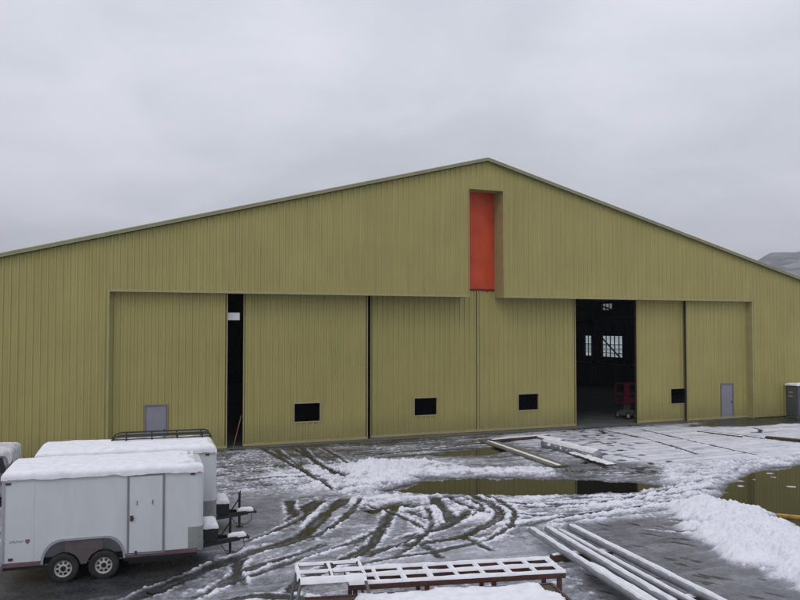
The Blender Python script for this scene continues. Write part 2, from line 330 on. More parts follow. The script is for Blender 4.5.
# ================================================================== GROUND
def poly_sdf(X, Y, pts):                            # signed distance, positive inside
    d = np.full(X.shape, 1e9); ins = np.zeros(X.shape, bool); n = len(pts)
    for i in range(n):
        ax, ay = pts[i][:2]; bx, by = pts[(i + 1) % n][:2]; ex, ey = bx - ax, by - ay
        t = np.clip(((X - ax) * ex + (Y - ay) * ey) / (ex * ex + ey * ey + 1e-9), 0, 1)
        d = np.minimum(d, np.hypot(X - ax - t * ex, Y - ay - t * ey))
        c = ((ay > Y) != (by > Y)); c &= X < (bx - ax) * (Y - ay) / ((by - ay) if by != ay else 1e-9) + ax; ins ^= c
    return np.where(ins, d, -d)
def line_d(X, Y, pts):                              # distance and arclength along a smoothed polyline
    P = [Vector((p[0], p[1])) for p in pts]; S = []
    for i in range(len(P) - 1):                     # catmull-rom
        p0, p1, p2, p3 = P[max(i - 1, 0)], P[i], P[i + 1], P[min(i + 2, len(P) - 1)]
        for k in range(4):
            t = k / 4; S.append(0.5 * ((2 * p1) + (p2 - p0) * t + (2 * p0 - 5 * p1 + 4 * p2 - p3) * t * t + (3 * p1 - p0 - 3 * p2 + p3) * t ** 3))
    S.append(P[-1]); d = np.full(X.shape, 1e9); u = np.zeros(X.shape); sg = np.ones(X.shape); acc = 0
    for a, b in zip(S[:-1], S[1:]):
        ex, ey = b.x - a.x, b.y - a.y; l2 = ex * ex + ey * ey + 1e-9
        t = np.clip(((X - a.x) * ex + (Y - a.y) * ey) / l2, 0, 1); q = np.hypot(X - a.x - t * ex, Y - a.y - t * ey)
        m = q < d; d = np.where(m, q, d); sg = np.where(m, np.sign((X - a.x) * ey - (Y - a.y) * ex), sg); u = np.where(m, acc + t * math.sqrt(l2), u); acc += math.sqrt(l2)
    return d, u, acc, sg

REG = [  # outline (photo px on the ground), snow, lump, streak, mud, speckle, softness m
 ([(195,449),(345,440),(352,468),(335,486),(232,492),(195,486)], .50, .40, .5, .35, .95, .8),
 ([(345,441),(500,433),(560,430),(500,450),(350,463)], .42, .25, .9, .35, .5, .6),
 ([(270,446),(345,441),(352,470),(300,482)], .40, .4, .3, .8, .6, .8),
 ([(345,467),(370,462),(430,462),(480,470),(560,468),(660,466),(660,478),(560,477.5),(470,475),(420,480),(380,492),(345,494)], .74, .85, .6, .1, .5, .5),
 ([(262,474),(300,466),(345,466),(350,490),(320,494),(280,490)], .66, .8, .5, .2, .8, .5),
 ([(345,486),(400,488),(440,497),(430,514),(385,512),(350,500)], .66, .8, .4, .2, .7, .4),
 ([(200,500),(285,497),(290,520),(260,540),(225,550),(200,552)], .44, .05, .1, .05, .12, .6),
 ([(-60,570),(200,563),(225,566),(190,585),(120,600),(-60,640)], .19, .05, .1, .03, .06, .5),
 ([(355,497),(640,495),(720,500),(650,515),(570,528),(500,528),(380,512)], .66, .5, 1.1, .12, .6, .5),
 ([(560,452),(590,431),(700,425),(900,415),(900,458),(700,465),(640,466),(600,462)], .80, .25, .45, .05, .12, 1.0),
 ([(545,467),(590,461),(655,465),(680,473),(650,479),(560,478)], .36, .05, .4, .1, .15, .6),
 ([(655,468),(720,462),(860,452),(860,462),(800,464),(755,470),(728,482),(718,497),(700,501),(650,505),(630,492),(665,484)], .70, .75, .5, .1, .6, .4),
 ([(668,508),(705,499),(738,507),(772,518),(800,532),(860,560),(860,620),(800,592),(765,572),(722,556),(692,536),(672,520)], 1.0, 1.0, 0, 0, .1, .35),
 ([(560,528),(640,516),(692,537),(722,558),(765,574),(860,625),(700,660),(600,600)], .40, .03, .15, .03, .10, .4),
 ([(680,427),(720,421),(900,409),(900,419),(730,427.5)], .14, .1, .3, .1, .4, .3),
 ([(500,436),(560,431),(640,428),(600,440),(560,445),(520,447)], .70, .2, .3, .1, .2, .6),
 ([(250,565),(300,548),(350,545),(380,560),(300,575),(280,600),(200,612)], .50, .12, .3, .05, .25, .5),
 ([(380,560),(430,548),(500,540),(550,545),(560,562),(400,572)], .60, .12, .2, .05, .15, .5),
]
PUD = [
 [(385,491),(415,483),(450,479),(500,478.5),(580,480.5),(640,484),(668,487),(640,491.5),(580,494.5),(500,496),(450,495),(415,494)],
 [(722,502),(733,484),(758,472),(800,465.5),(880,461),(880,540),(800,526),(770,511),(740,508)],
 [(436,456),(470,451),(508,447.5),(515,450),(480,455.5)],
 [(366,511),(390,506),(410,504),(405,507),(372,513)],
]
RUT = [  # polyline (photo px), width, depth, ridge, notch
 ([(347,498),(330,512),(316,524),(303,537),(285,545)], .50, .10, .05, .2),
 ([(320,500),(308,509),(297,519),(290,526)], .55, .09, .04, .2),
 ([(290,500),(291,510),(296,518)], .35, .07, .03, .2),
 ([(318,534),(290,543),(262,551),(240,558),(215,567),(190,578),(165,588),(130,602),(90,625)], .42, .07, .06, .5),
 ([(246,557),(239,566),(237,578),(241,590)], .34, .09, .07, .2),
 ([(345,610),(300,600),(255,598),(215,605)], .3, .05, .04, .3),
 ([(355,560),(390,549),(426,544),(460,538),(484,528),(498,520),(498,512),(486,503),(466,496)], .34, .08, .05, .9),
 ([(400,541),(426,534),(452,524),(466,515),(470,510)], .34, .09, .04, .5),
 ([(432,497),(440,506),(448,516),(455,526)], .45, .09, .04, .3),
 ([(444,496),(466,507),(490,516)], .26, .08, .04, .4),
 ([(405,511),(420,517),(436,522)], .26, .09, .03, .2),
 ([(402,508),(388,517),(381,534),(362,553),(335,566),(300,584),(285,600)], .36, .07, .05, .8),
 ([(458,536),(480,546),(497,554)], .24, .07, .04, .3),
 ([(420,545),(432,552),(446,562)], .24, .08, .04, .3),
 ([(600,430),(650,441),(700,456)], .22, .03, .02, .3),
 ([(640,430),(700,444),(760,457)], .22, .03, .02, .3),
 ([(700,431),(740,436),(775,441),(830,446)], .25, .05, .03, .3),
 ([(742,428),(756,429),(760,433),(745,433)], .25, .05, .03, .3),
 ([(470,502),(560,506),(640,501),(720,490)], .2, .04, .03, .6),
 ([(460,512),(560,517),(650,507)], .2, .04, .03, .6),
 ([(520,527),(600,513),(690,501)], .2, .04, .03, .6),
 ([(640,528),(680,533),(712,539)], .12, .03, .03, .2),
 ([(665,519),(690,525),(714,533)], .14, .04, .03, .2),
 ([(225,470),(280,468),(330,465)], .2, .04, .02, .6),
 ([(225,482),(290,478),(340,478)], .2, .04, .02, .6),
 ([(300,448),(325,470),(350,480)], .35, .05, .03, .5),
 ([(275,450),(300,470),(330,486)], .35, .04, .03, .5),
 ([(560,466),(620,470),(690,466)], .2, .03, .02, .5),
 ([(560,472),(620,476),(680,472)], .2, .03, .02, .5),
 ([(360,457),(430,450),(500,441)], .25, .04, .03, .5),
 ([(262,449),(285,462),(312,478),(335,492)], .26, .05, .04, .6), ([(290,447),(312,460),(338,476)], .24, .05, .04, .6), ([(318,446),(338,458),(352,468)], .2, .04, .03, .6),
 ([(380,553),(420,538),(450,527),(478,514),(480,506),(462,498)], .18, .05, .05, .9),
 ([(345,570),(390,560),(440,552),(490,540),(512,525),(513,512),(497,501),(476,495)], .2, .05, .04, .9),
 ([(300,545),(330,530),(352,512),(362,498)], .2, .05, .05, .8), ([(240,545),(280,530),(310,515),(325,500)], .16, .03, .05, .8),
 ([(640,497),(590,505),(530,508),(480,503)], .16, .04, .04, .8), ([(705,487),(660,494),(620,499),(560,499)], .16, .04, .04, .8), ([(720,480),(670,489),(640,494)], .16, .04, .04, .8),
 ([(180,604),(240,582),(300,560),(350,545),(380,530),(392,518)], .18, .04, .05, .9),
 ([(330,543),(300,555),(262,566),(230,580),(200,598)], .2, .05, .05, .9), ([(392,560),(420,541),(432,524),(425,508)], .18, .05, .05, .7),
 ([(360,505),(380,510),(410,522),(430,536)], .16, .05, .04, .6),
]
def gp(pts): return [tuple(G(x, y))[:2] for x, y in pts]
NR, NC = 800, 860
Yr = 10.5 * (66 / 10.5) ** (np.arange(NR) / (NR - 1))
Uc = np.linspace(-0.66, 0.66, NC)
Yg, Ug = np.meshgrid(Yr, Uc, indexing='ij'); Xg = Ug * (Yg + 3)
X = Xg.ravel(); Y = Yg.ravel()
S_ = (X - CX) * HC + (Y - CY) * HS; E_ = -(X - CX) * HS + (Y - CY) * HC
wx = fbm(X * .9, Y * .9, 4, 11) * .55; wy = fbm(X * .9, Y * .9, 4, 31) * .55
fx = fbm(X * 5, Y * 5, 3, 41) * .10; fy = fbm(X * 5, Y * 5, 3, 51) * .10
Xw = X + wx + fx; Yw = Y + wy * 1.3 + fy
snow = np.full(X.shape, .50); lump = np.full(X.shape, .3); streak = np.full(X.shape, .35); mud = np.full(X.shape, .12); speck = np.full(X.shape, .35)
for pts, sn, lu, st, mu, sp, so_ in REG:
    k = sstep(-so_, so_, poly_sdf(Xw, Yw, gp(pts)))
    for A, v in ((snow, sn), (lump, lu), (streak, st), (mud, mu), (speck, sp)): A += (v - A) * k
mid = fbm(X * .8, Y * .8, 5, 3); fine = fbm(X * 4, Y * 4, 4, 5)
stn = fbm(S_ * .25, E_ * 2.6, 4, 8)
f9 = fbm(X * 9, Y * 9, 2, 15); snow += mid * (.05 + .35 * speck) + stn * .65 * streak + fine * (.04 + .25 * speck) + f9 * .25 * speck
# clods of ploughed snow
w1, r1 = worley(X / .42 + fine * .5, Y / .42, 3); w2, r2 = worley(X / .17, Y / .17, 6); w3, r3 = worley(X / 1.1 + mid, Y / 1.1, 9)
clod = np.sqrt(np.clip(1 - (w1 / .75) ** 2, 0, 1)) * (.35 + .65 * r1) * .6 + np.sqrt(np.clip(1 - (w2 / .8) ** 2, 0, 1)) * r2 * .3 + np.clip(1 - w3, 0, 1) * .25
h = .010 + .010 * fbm(X * .35, Y * .35, 3, 2)
sn_t = np.clip(snow, 0, 1)
h += .050 * sn_t ** 1.5 + .012 * fine * sn_t + .016 * stn * streak
w4, r4 = worley(X / .09, Y / .09, 16); clod = clod + .16 * np.sqrt(np.clip(1 - (w4 / .8) ** 2, 0, 1)) * r4 + .12 * f9
h += lump * (.16 * clod * sn_t ** 1.5 - .015)
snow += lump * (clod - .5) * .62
# ploughed bank on the right gets real height
bank = poly_sdf(Xw, Yw, gp(REG[12][0])); bk = sstep(-.2, 1.1, bank)
h += bk * (.16 + .10 * mid + .12 * clod)
h += bk * .03 * f9; snow += bk * (.2 - .5 * (clod - .5) * .6)
b2 = sstep(-.2, .7, poly_sdf(Xw, Yw, gp(REG[11][0]))); h += b2 * (.02 + .08 * clod)
b3 = sstep(-.2, .6, poly_sdf(Xw, Yw, gp(REG[3][0]))); h += b3 * (.01 + .09 * clod + .03 * f9); snow += b3 * (clod - .55) * .5  # slush tone between clods also paints in crevice shade where self-shadow is weak
pk = np.exp(-((X - G(372, 474).x) ** 2 / 2.2 + (Y - G(372, 474).y) ** 2 / 3.5)); pk = np.clip(pk, 0, 1); h += pk * (.10 + .22 * clod + .05 * f9); snow += pk * (.30 + .3 * (clod - .5))
# scattered clods
hs = (r2 > .86) & (w2 < .45) & (lump + speck > .5); h += np.where(hs, .03 * (1 - w2 / .45), 0) * (1 - speck * .3); snow += np.where(hs, .18, 0)
# ruts
for pts, wd, dp, rg, nt_ in RUT:
    P = gp(pts); xs = [p[0] for p in P]; ys = [p[1] for p in P]
    sel = np.where((X > min(xs) - 2) & (X < max(xs) + 2) & (Y > min(ys) - 2) & (Y < max(ys) + 2))[0]
    if not len(sel): continue
    x_, y_ = X[sel] + fx[sel] * 1.1 + wx[sel] * .15 + f9[sel] * .05, Y[sel] + fy[sel] * 1.1 + wy[sel] * .15 + f9[sel] * .05
    d, u, tot, sg = line_d(x_, y_, P)
    end = sstep(0, .5, u) * sstep(0, .5, tot - u)
    wv = wd / 2 * .86 * (1 + .35 * vnoise(u * 1.3, u * 0 + wd * 7, 77))
    nn = 1 + nt_ * .5 * np.sin(u * 2 * math.pi / .26 + d * 6)
    ins = sstep(wv + .07, wv - .07, d) * end
    dv = np.clip(.55 + 1.1 * vnoise(u * .6, u * 0 + wd * 31, 78), .1, 1.2) * (1 if dp >= .1 else .62)
    sv = np.clip(.5 + 1.6 * vnoise(u * .55 + 9 * sg, sg * 5 + wd * 17, 79), .05, 1.3)
    rid = np.exp(-((d - wv - .07 - .03 * f9[sel]) / .052) ** 2) * end * sv * np.clip(.35 * nn + .85 * clod[sel] + .9 * f9[sel] + .5 * fine[sel], 0, 2)
    keep = 1 - ins * .92
    al = fbm(u * .8, d * 7 + wd * 13, 3, 91)
    speck[sel] += (.25 - speck[sel]) * ins
    tread = np.clip(np.sin(u * 2 * math.pi / .13) * .5 + .5, 0, 1)
    h[sel] = h[sel] * keep + ins * (.024 - dp * .62 * dv + .012 * fine[sel] + .006 * tread * nt_) + rg * rid
    snow[sel] = snow[sel] * keep + ins * (.15 + .55 * al + .12 * np.clip(f9[sel], -.5, 1) + .12 * (tread - .5) * nt_ - .14 * np.exp(-((d - wv) / .07) ** 2)) + .55 * rid
    mud[sel] += (.18 - mud[sel]) * ins
# footprints in the thin snow
rf = np.random.RandomState(5)
for (a, b, n, sx, sy) in ((592, 436, 34, .8, 2.2), (621, 450, 40, .9, 4.2), (600, 455, 14, 1.0, 1.5), (560, 452, 12, 1, 1.5)):
    c = G(a, b)
    for _ in range(n):
        px_, py_ = c.x + rf.normal() * sx, c.y + rf.normal() * sy; an = rf.uniform(0, 3.1)
        sel = np.where((abs(X - px_) < .4) & (abs(Y - py_) < .4))[0]
        q = np.hypot(((X[sel] - px_) * math.cos(an) + (Y[sel] - py_) * math.sin(an)) / .24, (-(X[sel] - px_) * math.sin(an) + (Y[sel] - py_) * math.cos(an)) / .15)
        k = sstep(1.1, .6, q); h[sel] -= .03 * k; snow[sel] -= .62 * k
# dark scuffs in the smooth slush
r11 = sstep(-.3, .4, poly_sdf(Xw, Yw, gp(REG[13][0]))); sc = sstep(.22, .40, fbm((X - Y) * .75, (X + Y) * 2.6, 3, 71)); snow -= r11 * sc * .32; h -= r11 * sc * .008
# standing water
for i, pts in enumerate(PUD):
    sdp = poly_sdf(X + wx * .5 + fx, Y + wy * .8 + fy, gp(pts)); k = sstep(-.35, .25, sdp)
    isl = ((r1 > .93) & (w1 < .35)) if i == 1 else np.zeros(X.shape, bool)
    h += ((-.07 + .02 * fine) - h) * k; h = np.where(isl & (k > .5), .03 * (1 - w1 / .35), h)
    snow += (.12 - snow) * k; snow = np.where(isl & (k > .5), np.maximum(snow, .75), snow); mud += (.6 - mud) * k
    mel = sstep(-1.2, -.1, sdp) * (1 - k); snow -= mel * .10
# no snow under the hangar; the yard stops a little inside the doors
inside = sstep(.1, .35, E_) * sstep(27.3, 26.3, abs(S_)); h += (-.06 - h) * inside; snow += (.1 - snow) * inside
wall = np.exp(-np.clip(-E_ - .1, 0, 9) / .35) * (abs(S_) < 27) * (1 - inside); snow -= wall * .3
# ellipses under the trailers: snow value lowered to a dark tone, height flattened
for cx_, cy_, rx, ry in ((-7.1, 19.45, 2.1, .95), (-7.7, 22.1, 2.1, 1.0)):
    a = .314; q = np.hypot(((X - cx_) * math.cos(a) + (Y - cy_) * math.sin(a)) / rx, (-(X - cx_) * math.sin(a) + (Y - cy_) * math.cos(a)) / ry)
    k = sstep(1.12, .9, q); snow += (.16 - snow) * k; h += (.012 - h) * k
edge = sstep(0, .03, (Ug.ravel() + .66)) * sstep(0, .03, .66 - Ug.ravel()) * sstep(10.5, 11, Y) * sstep(66, 63, Y)
h = h * edge - .14 * (1 - edge)
co = np.empty((X.size, 3), np.float32); co[:, 0] = X; co[:, 1] = Y; co[:, 2] = h
i0 = (np.arange(NR - 1)[:, None] * NC + np.arange(NC - 1)[None, :]).ravel()
quads = np.stack([i0, i0 + 1, i0 + NC + 1, i0 + NC], 1).astype(np.int32)
me = bpy.data.meshes.new('yard_ground'); me.vertices.add(X.size); me.vertices.foreach_set('co', co.ravel())
me.loops.add(quads.size); me.loops.foreach_set('vertex_index', quads.ravel()); me.polygons.add(len(quads))
me.polygons.foreach_set('loop_start', np.arange(0, quads.size, 4, dtype=np.int32)); me.polygons.foreach_set('use_smooth', np.ones(len(quads), bool))
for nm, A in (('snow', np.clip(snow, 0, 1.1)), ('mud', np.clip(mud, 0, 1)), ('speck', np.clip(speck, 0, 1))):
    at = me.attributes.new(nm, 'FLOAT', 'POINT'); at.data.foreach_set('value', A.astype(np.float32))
me.update(calc_edges=True); me.validate(); me.materials.append(M['ground'])
tag(link('yard_ground', me), 'slushy yard rutted by tyres in front of the hangar', kind='structure')
def ground_h(x, y):
    i = int(np.clip(np.searchsorted(Yr, y), 0, NR - 1)); j = int(np.clip(round((x / (Yr[i] + 3) + .66) / 1.32 * (NC - 1)), 0, NC - 1)); return float(co[i * NC + j, 2])

wm = MB(); wm.add([(-34, 12, 0), (40, 12, 0), (44, 62, 0), (-38, 62, 0)], [(0, 1, 2, 3)])
c0, c1 = [(-.62 * (y + 3), y, 0) for y in (11.3, 60)], [(.62 * (y + 3), y, 0) for y in (11.3, 60)]
wm = MB(); wm.add([c0[0], c1[0], c1[1], c0[1]], [(0, 1, 2, 3)])
tag(wm.build('puddle_water', M['water']), 'still brown meltwater lying in the ruts and hollows', kind='structure')
far = bpy.data.materials.new('snowy field'); far.use_nodes = True
ft = far.node_tree; fb = ft.nodes['Principled BSDF']; fn = ft.nodes.new('ShaderNodeTexNoise'); fg = ft.nodes.new('ShaderNodeNewGeometry'); fn.inputs['Scale'].default_value = .03; fn.inputs['Detail'].default_value = 9
ft.links.new(fg.outputs['Position'], fn.inputs['Vector']); fc = ft.nodes.new('ShaderNodeValToRGB'); fc.color_ramp.elements[0].position = .4; fc.color_ramp.elements[0].color = (.2, .2, .2, 1); fc.color_ramp.elements[1].position = .6; fc.color_ramp.elements[1].color = (.55, .56, .6, 1)
ft.links.new(fn.outputs['Fac'], fc.inputs[0]); ft.links.new(fc.outputs[0], fb.inputs['Base Color']); fb.inputs['Roughness'].default_value = .8
wm = MB(); wm.add([(-4500, -4500, -.13), (4500, -4500, -.13), (4500, 4500, -.13), (-4500, 4500, -.13)], [(0, 1, 2, 3)])
tag(wm.build('ground', far), 'flat snowy ground stretching to the hills', kind='structure')

# ------------------------------------------------------------------ hills behind, on the right
def hills():
    na, nd = 420, 60; vs = []
    A = np.linspace(R(-75), R(75), na); D = np.linspace(1400, 3400, nd)
    AA, DD = np.meshgrid(A, D, indexing='ij')
    xx = DD * np.sin(AA); yy = DD * np.cos(AA)
    u = np.tan(np.clip(AA, -1.2, 1.2)) * F + 400                    # bearing, as photo column
    crest = .052 + .040 * sstep(690, 790, u) + .004 * np.sin(AA * 11) + .02 * sstep(900, 1500, u)
    prof = np.sin(np.clip((DD - 1400) / 1500, 0, 1) * math.pi / 2) ** 1.3
    hh = crest * 2900 * prof * (1 + .10 * fbm(xx / 300, yy / 300, 5, 4)) - 25
    hh += 35 * prof * fbm(xx / 160, yy / 160, 5, 14)
    m = bpy.data.meshes.new('hills'); vv = np.stack([xx, yy, hh], -1).reshape(-1, 3)
    i0 = (np.arange(na - 1)[:, None] * nd + np.arange(nd - 1)[None, :]).ravel()
    q = np.stack([i0, i0 + 1, i0 + nd + 1, i0 + nd], 1)
    m.from_pydata(vv.tolist(), [], q.tolist()); m.polygons.foreach_set('use_smooth', np.ones(len(q), bool))
    t = bpy.data.materials.new('wooded hill in snow'); t.use_nodes = True; n = t.node_tree; b = n.nodes['Principled BSDF']
    g = n.nodes.new('ShaderNodeNewGeometry'); a = n.nodes.new('ShaderNodeTexNoise'); a.inputs['Scale'].default_value = .012; a.inputs['Detail'].default_value = 12; a.inputs['Roughness'].default_value = .7
    n.links.new(g.outputs['Position'], a.inputs['Vector']); c = n.nodes.new('ShaderNodeValToRGB')
    c.color_ramp.elements[0].position = .42; c.color_ramp.elements[0].color = (.022, .028, .026, 1); c.color_ramp.elements[1].position = .66; c.color_ramp.elements[1].color = (.27, .28, .31, 1)
    n.links.new(a.outputs['Fac'], c.inputs[0]); n.links.new(c.outputs[0], b.inputs['Base Color']); b.inputs['Roughness'].default_value = .9; b.inputs['Specular IOR Level'].default_value = .1
    m.materials.append(t); m.update(); tag(link('hills', m), 'wooded hillside dusted with snow under low cloud', kind='structure')
hills()

# ================================================================== HANGAR
WB, OPN, HH, APX, SL, DEP = 26.23, 19.23, 7.5, 14.87, 0.2563, 42.0
def roofz(s): return APX - SL * abs(s)
PIT = 0.305
def sheet(x0, x1, z0, ztop, holes=(), pitch=PIT, e=0.0, h=0.042):
    """one ribbed sheet between x0 and x1; front faces -y; ribs proud of the pan"""
    pr = []; n = max(1, int(round((x1 - x0) / pitch))); p = (x1 - x0) / n
    for k in range(n):
        a = x0 + k * p
        pr += [(a, 0), (a + p * .28, 0), (a + p * .38, h), (a + p * .62, h), (a + p * .72, 0)]
    pr.append((x1, 0))
    # insert hole edges
    cuts = sorted({c for hx0, hx1, _, _ in holes for c in (hx0, hx1) if x0 < c < x1})
    for c in cuts:
        for i in range(len(pr) - 1):
            if pr[i][0] < c < pr[i + 1][0]:
                t = (c - pr[i][0]) / (pr[i + 1][0] - pr[i][0]); pr.insert(i + 1, (c, pr[i][1] + t * (pr[i + 1][1] - pr[i][1]))); break
    vs, fs = [], []
    for (xa, ya), (xb, yb) in zip(pr[:-1], pr[1:]):
        if xb - xa < 1e-6: continue
        xm = (xa + xb) / 2; spans = [(z0, None)]
        for hx0, hx1, hz0, hz1 in holes:
            if hx0 < xm < hx1: spans = ([(z0, hz0)] if hz0 > z0 + .01 else []) + [(hz1, None)]
        for za, zb in spans:
            b = len(vs); ta, tb = (ztop(xa), ztop(xb)) if zb is None else (zb, zb)
            vs += [(xa, e - ya, za), (xb, e - yb, za), (xb, e - yb, tb), (xa, e - ya, ta)]; fs.append((b, b + 1, b + 2, b + 3))
    m = MB(); m.add(vs, fs); return m
hg = empty('aircraft_hangar', HW(0, 0, 0), TH)
tag(hg, 'large olive ribbed steel hangar with sliding doors and a red panel under the gable', 'hangar')
fw = MB()   # backing board behind the cladding (dark inside face), the gable and the jambs
def quad_wall(mb, s0, s1, z0, e0, e1):            # slab under the roof slope
    pts = [s for s in (s0, 0, s1) if s0 <= s <= s1]; pts = sorted(set(pts))
    for a, b in zip(pts[:-1], pts[1:]):
        mb.add([(a, e0, z0), (b, e0, z0), (b, e0, roofz(b) - .06), (a, e0, roofz(a) - .06), (a, e1, z0), (b, e1, z0), (b, e1, roofz(b) - .06), (a, e1, roofz(a) - .06)],
               [(0, 1, 2, 3), (7, 6, 5, 4), (0, 4, 5, 1), (1, 5, 6, 2), (2, 6, 7, 3), (3, 7, 4, 0)])
SL0, SL1, SLT = -1.03, 1.07, 13.25
quad_wall(fw, -WB + .01, -OPN, 0.02, .01, .30); quad_wall(fw, OPN, WB - .01, 0.02, .01, .30)
quad_wall(fw, -OPN, SL0 - .02, HH + .02, .01, .30); quad_wall(fw, SL1 + .02, OPN, HH + .02, .01, .30)
fw.add([(SL0 - .02, .01, SLT + .02), (0, .01, SLT + .02), (SL1 + .02, .01, SLT + .02), (SL1 + .02, .01, roofz(SL1) - .06), (0, .01, APX - .06), (SL0 - .02, .01, roofz(SL0) - .06),
        (SL0 - .02, .30, SLT + .02), (0, .30, SLT + .02), (SL1 + .02, .30, SLT + .02), (SL1 + .02, .30, roofz(SL1) - .06), (0, .30, APX - .06), (SL0 - .02, .30, roofz(SL0) - .06)],
       [(0, 1, 4, 5), (1, 2, 3, 4), (11, 10, 7, 6), (10, 9, 8, 7), (0, 6, 7, 1), (1, 7, 8, 2), (2, 8, 9, 3), (5, 11, 6, 0), (3, 9, 10, 4), (4, 10, 11, 5)])
fw = fw.build('front_wall', M['inner'], hg, fix=False)
def seg_sheets(s0, s1, z0, n, step=0):
    p = (s1 - s0) / n
    for k in range(n):
        a, b = s0 + k * p, s0 + (k + 1) * p
        # sheets lap: every other one a few millimetres proud
        sheet(a, b, z0, lambda s: roofz(s) - .05, e=-.004 if k % 2 else 0.0).build('cladding_sheet', M['clad'], fw, fix=False)
seg_sheets(-WB, -OPN, 0.06, 8); seg_sheets(OPN, WB, 0.06, 8)
seg_sheets(-OPN, SL0, HH, 20); seg_sheets(SL1, OPN, HH, 20)
seg_sheets(SL0, 0, SLT, 1); seg_sheets(0, SL1, SLT, 1)
# trims: header sill, jambs, slot reveals, base
tr = MB()
tr.box(-OPN + .03, SL0 - .06, -.052, .34, HH - .10, HH + .012); tr.box(SL1 + .06, OPN - .03, -.052, .34, HH - .10, HH + .012)
tr.build_each('header_trim', M['trim'], fw, bevel=.008)
for a, b in ((-OPN - .02, -OPN + .06), (OPN - .06, OPN + .02)):
    t2 = MB(); t2.box(a, b, -.05, 1.6, 0.02, HH + .04); t2.build('jamb_trim', M['trim'], fw)
sf = MB(); sf.box(-OPN + .06, OPN - .06, .345, 1.75, HH + .30, HH + .36)
# soffit split around the slot
sf = MB(); sf.box(-OPN + .07, SL0 - .1, .31, 1.75, HH + .18, HH + .24); sf.box(SL1 + .1, OPN - .07, .31, 1.75, HH + .18, HH + .24)
sf.build_each('track_soffit', M['inner'], fw)
rv = MB(); rv.box(SL0 - .06, SL0, -.035, 1.0, HH - .10, SLT + .05); rv.box(SL1, SL1 + .06, -.035, 1.0, HH - .10, SLT + .05); rv.box(SL0, SL1, -.035, 1.0, SLT, SLT + .05)
rv.build_each('slot_reveal', M['trim'], fw, bevel=.006)
rp = MB(); rows = 26; cols = 9; vs = []
for j in range(rows):
    for i in range(cols):
        s = SL0 - .15 + (SL1 - SL0 + .3) * i / (cols - 1); z = 7.72 + 5.6 * j / (rows - 1)
        vs.append((s, 1.03 + .03 * math.sin(i * 1.9 + j * .35) + .035 * math.sin(j * .9 + i * .5), z))
rp.smooth = True
rp.add(vs, [(j * cols + i, j * cols + i + 1, (j + 1) * cols + i + 1, (j + 1) * cols + i) for j in range(rows - 1) for i in range(cols - 1)])
o = rp.build('tall_red_panel', M['red'], hg, fix=False); o['label'] = 'tall orange red tail slot panel under the gable'
b_ = MB(); b_.box(SL0 - .1, SL1 + .1, .97, 1.05, 7.80, 7.90); b_.build('bottom_bar', M['reddark'], o)
# roof
for sg in (-1, 1):
    rb = MB(); e0, e1 = -.22, DEP + .3; so_ = WB + .35
    for (a, b) in ((0, so_),):
        za, zb = APX + .0, APX - SL * so_
        vs = [(sg * a, e0, za), (sg * b, e0, zb), (sg * b, e1, zb), (sg * a, e1, za), (sg * a, e0, za + .09), (sg * b, e0, zb + .09), (sg * b, e1, zb + .09), (sg * a, e1, za + .09)]
        rb.add(vs, [(0, 1, 2, 3), (4, 5, 6, 7), (0, 1, 5, 4), (1, 2, 6, 5), (2, 3, 7, 6)])
    ro = rb.build('roof', [M['roof']], hg)
    ra = MB(); ra.add([(sg * a, -.26 + .0 * k, z) for k in (0,) for a, z in ((0, APX - .06), (so_, APX - SL * so_ - .06), (so_, APX - SL * so_ + .10), (0, APX + .10))] +
                      [(sg * a, -.222, z) for a, z in ((0, APX - .06), (so_, APX - SL * so_ - .06), (so_, APX - SL * so_ + .10), (0, APX + .10))],
                      [(0, 1, 2, 3), (7, 6, 5, 4), (0, 4, 5, 1), (1, 5, 6, 2), (2, 6, 7, 3)])
    ra.build('rake_trim', M['rake'], ro)
    rl = MB(); rl.add([(sg * a, e, z) for e in (-.275, -.262) for a, z in ((0, APX + .07), (so_, APX - SL * so_ + .07), (so_, APX - SL * so_ + .12), (0, APX + .12))],
                      [(0, 1, 2, 3), (7, 6, 5, 4), (0, 4, 5, 1), (2, 6, 7, 3)]); rl.build('rake_cap', M['lighttrim'], ro)
    sf2 = MB(); sf2.add([(sg * a, e, APX - .10 - SL * a) for a in (0, WB) for e in (-.22, .0)], [(0, 1, 3, 2)]); sf2.build('rake_soffit', M['rake'], ro)
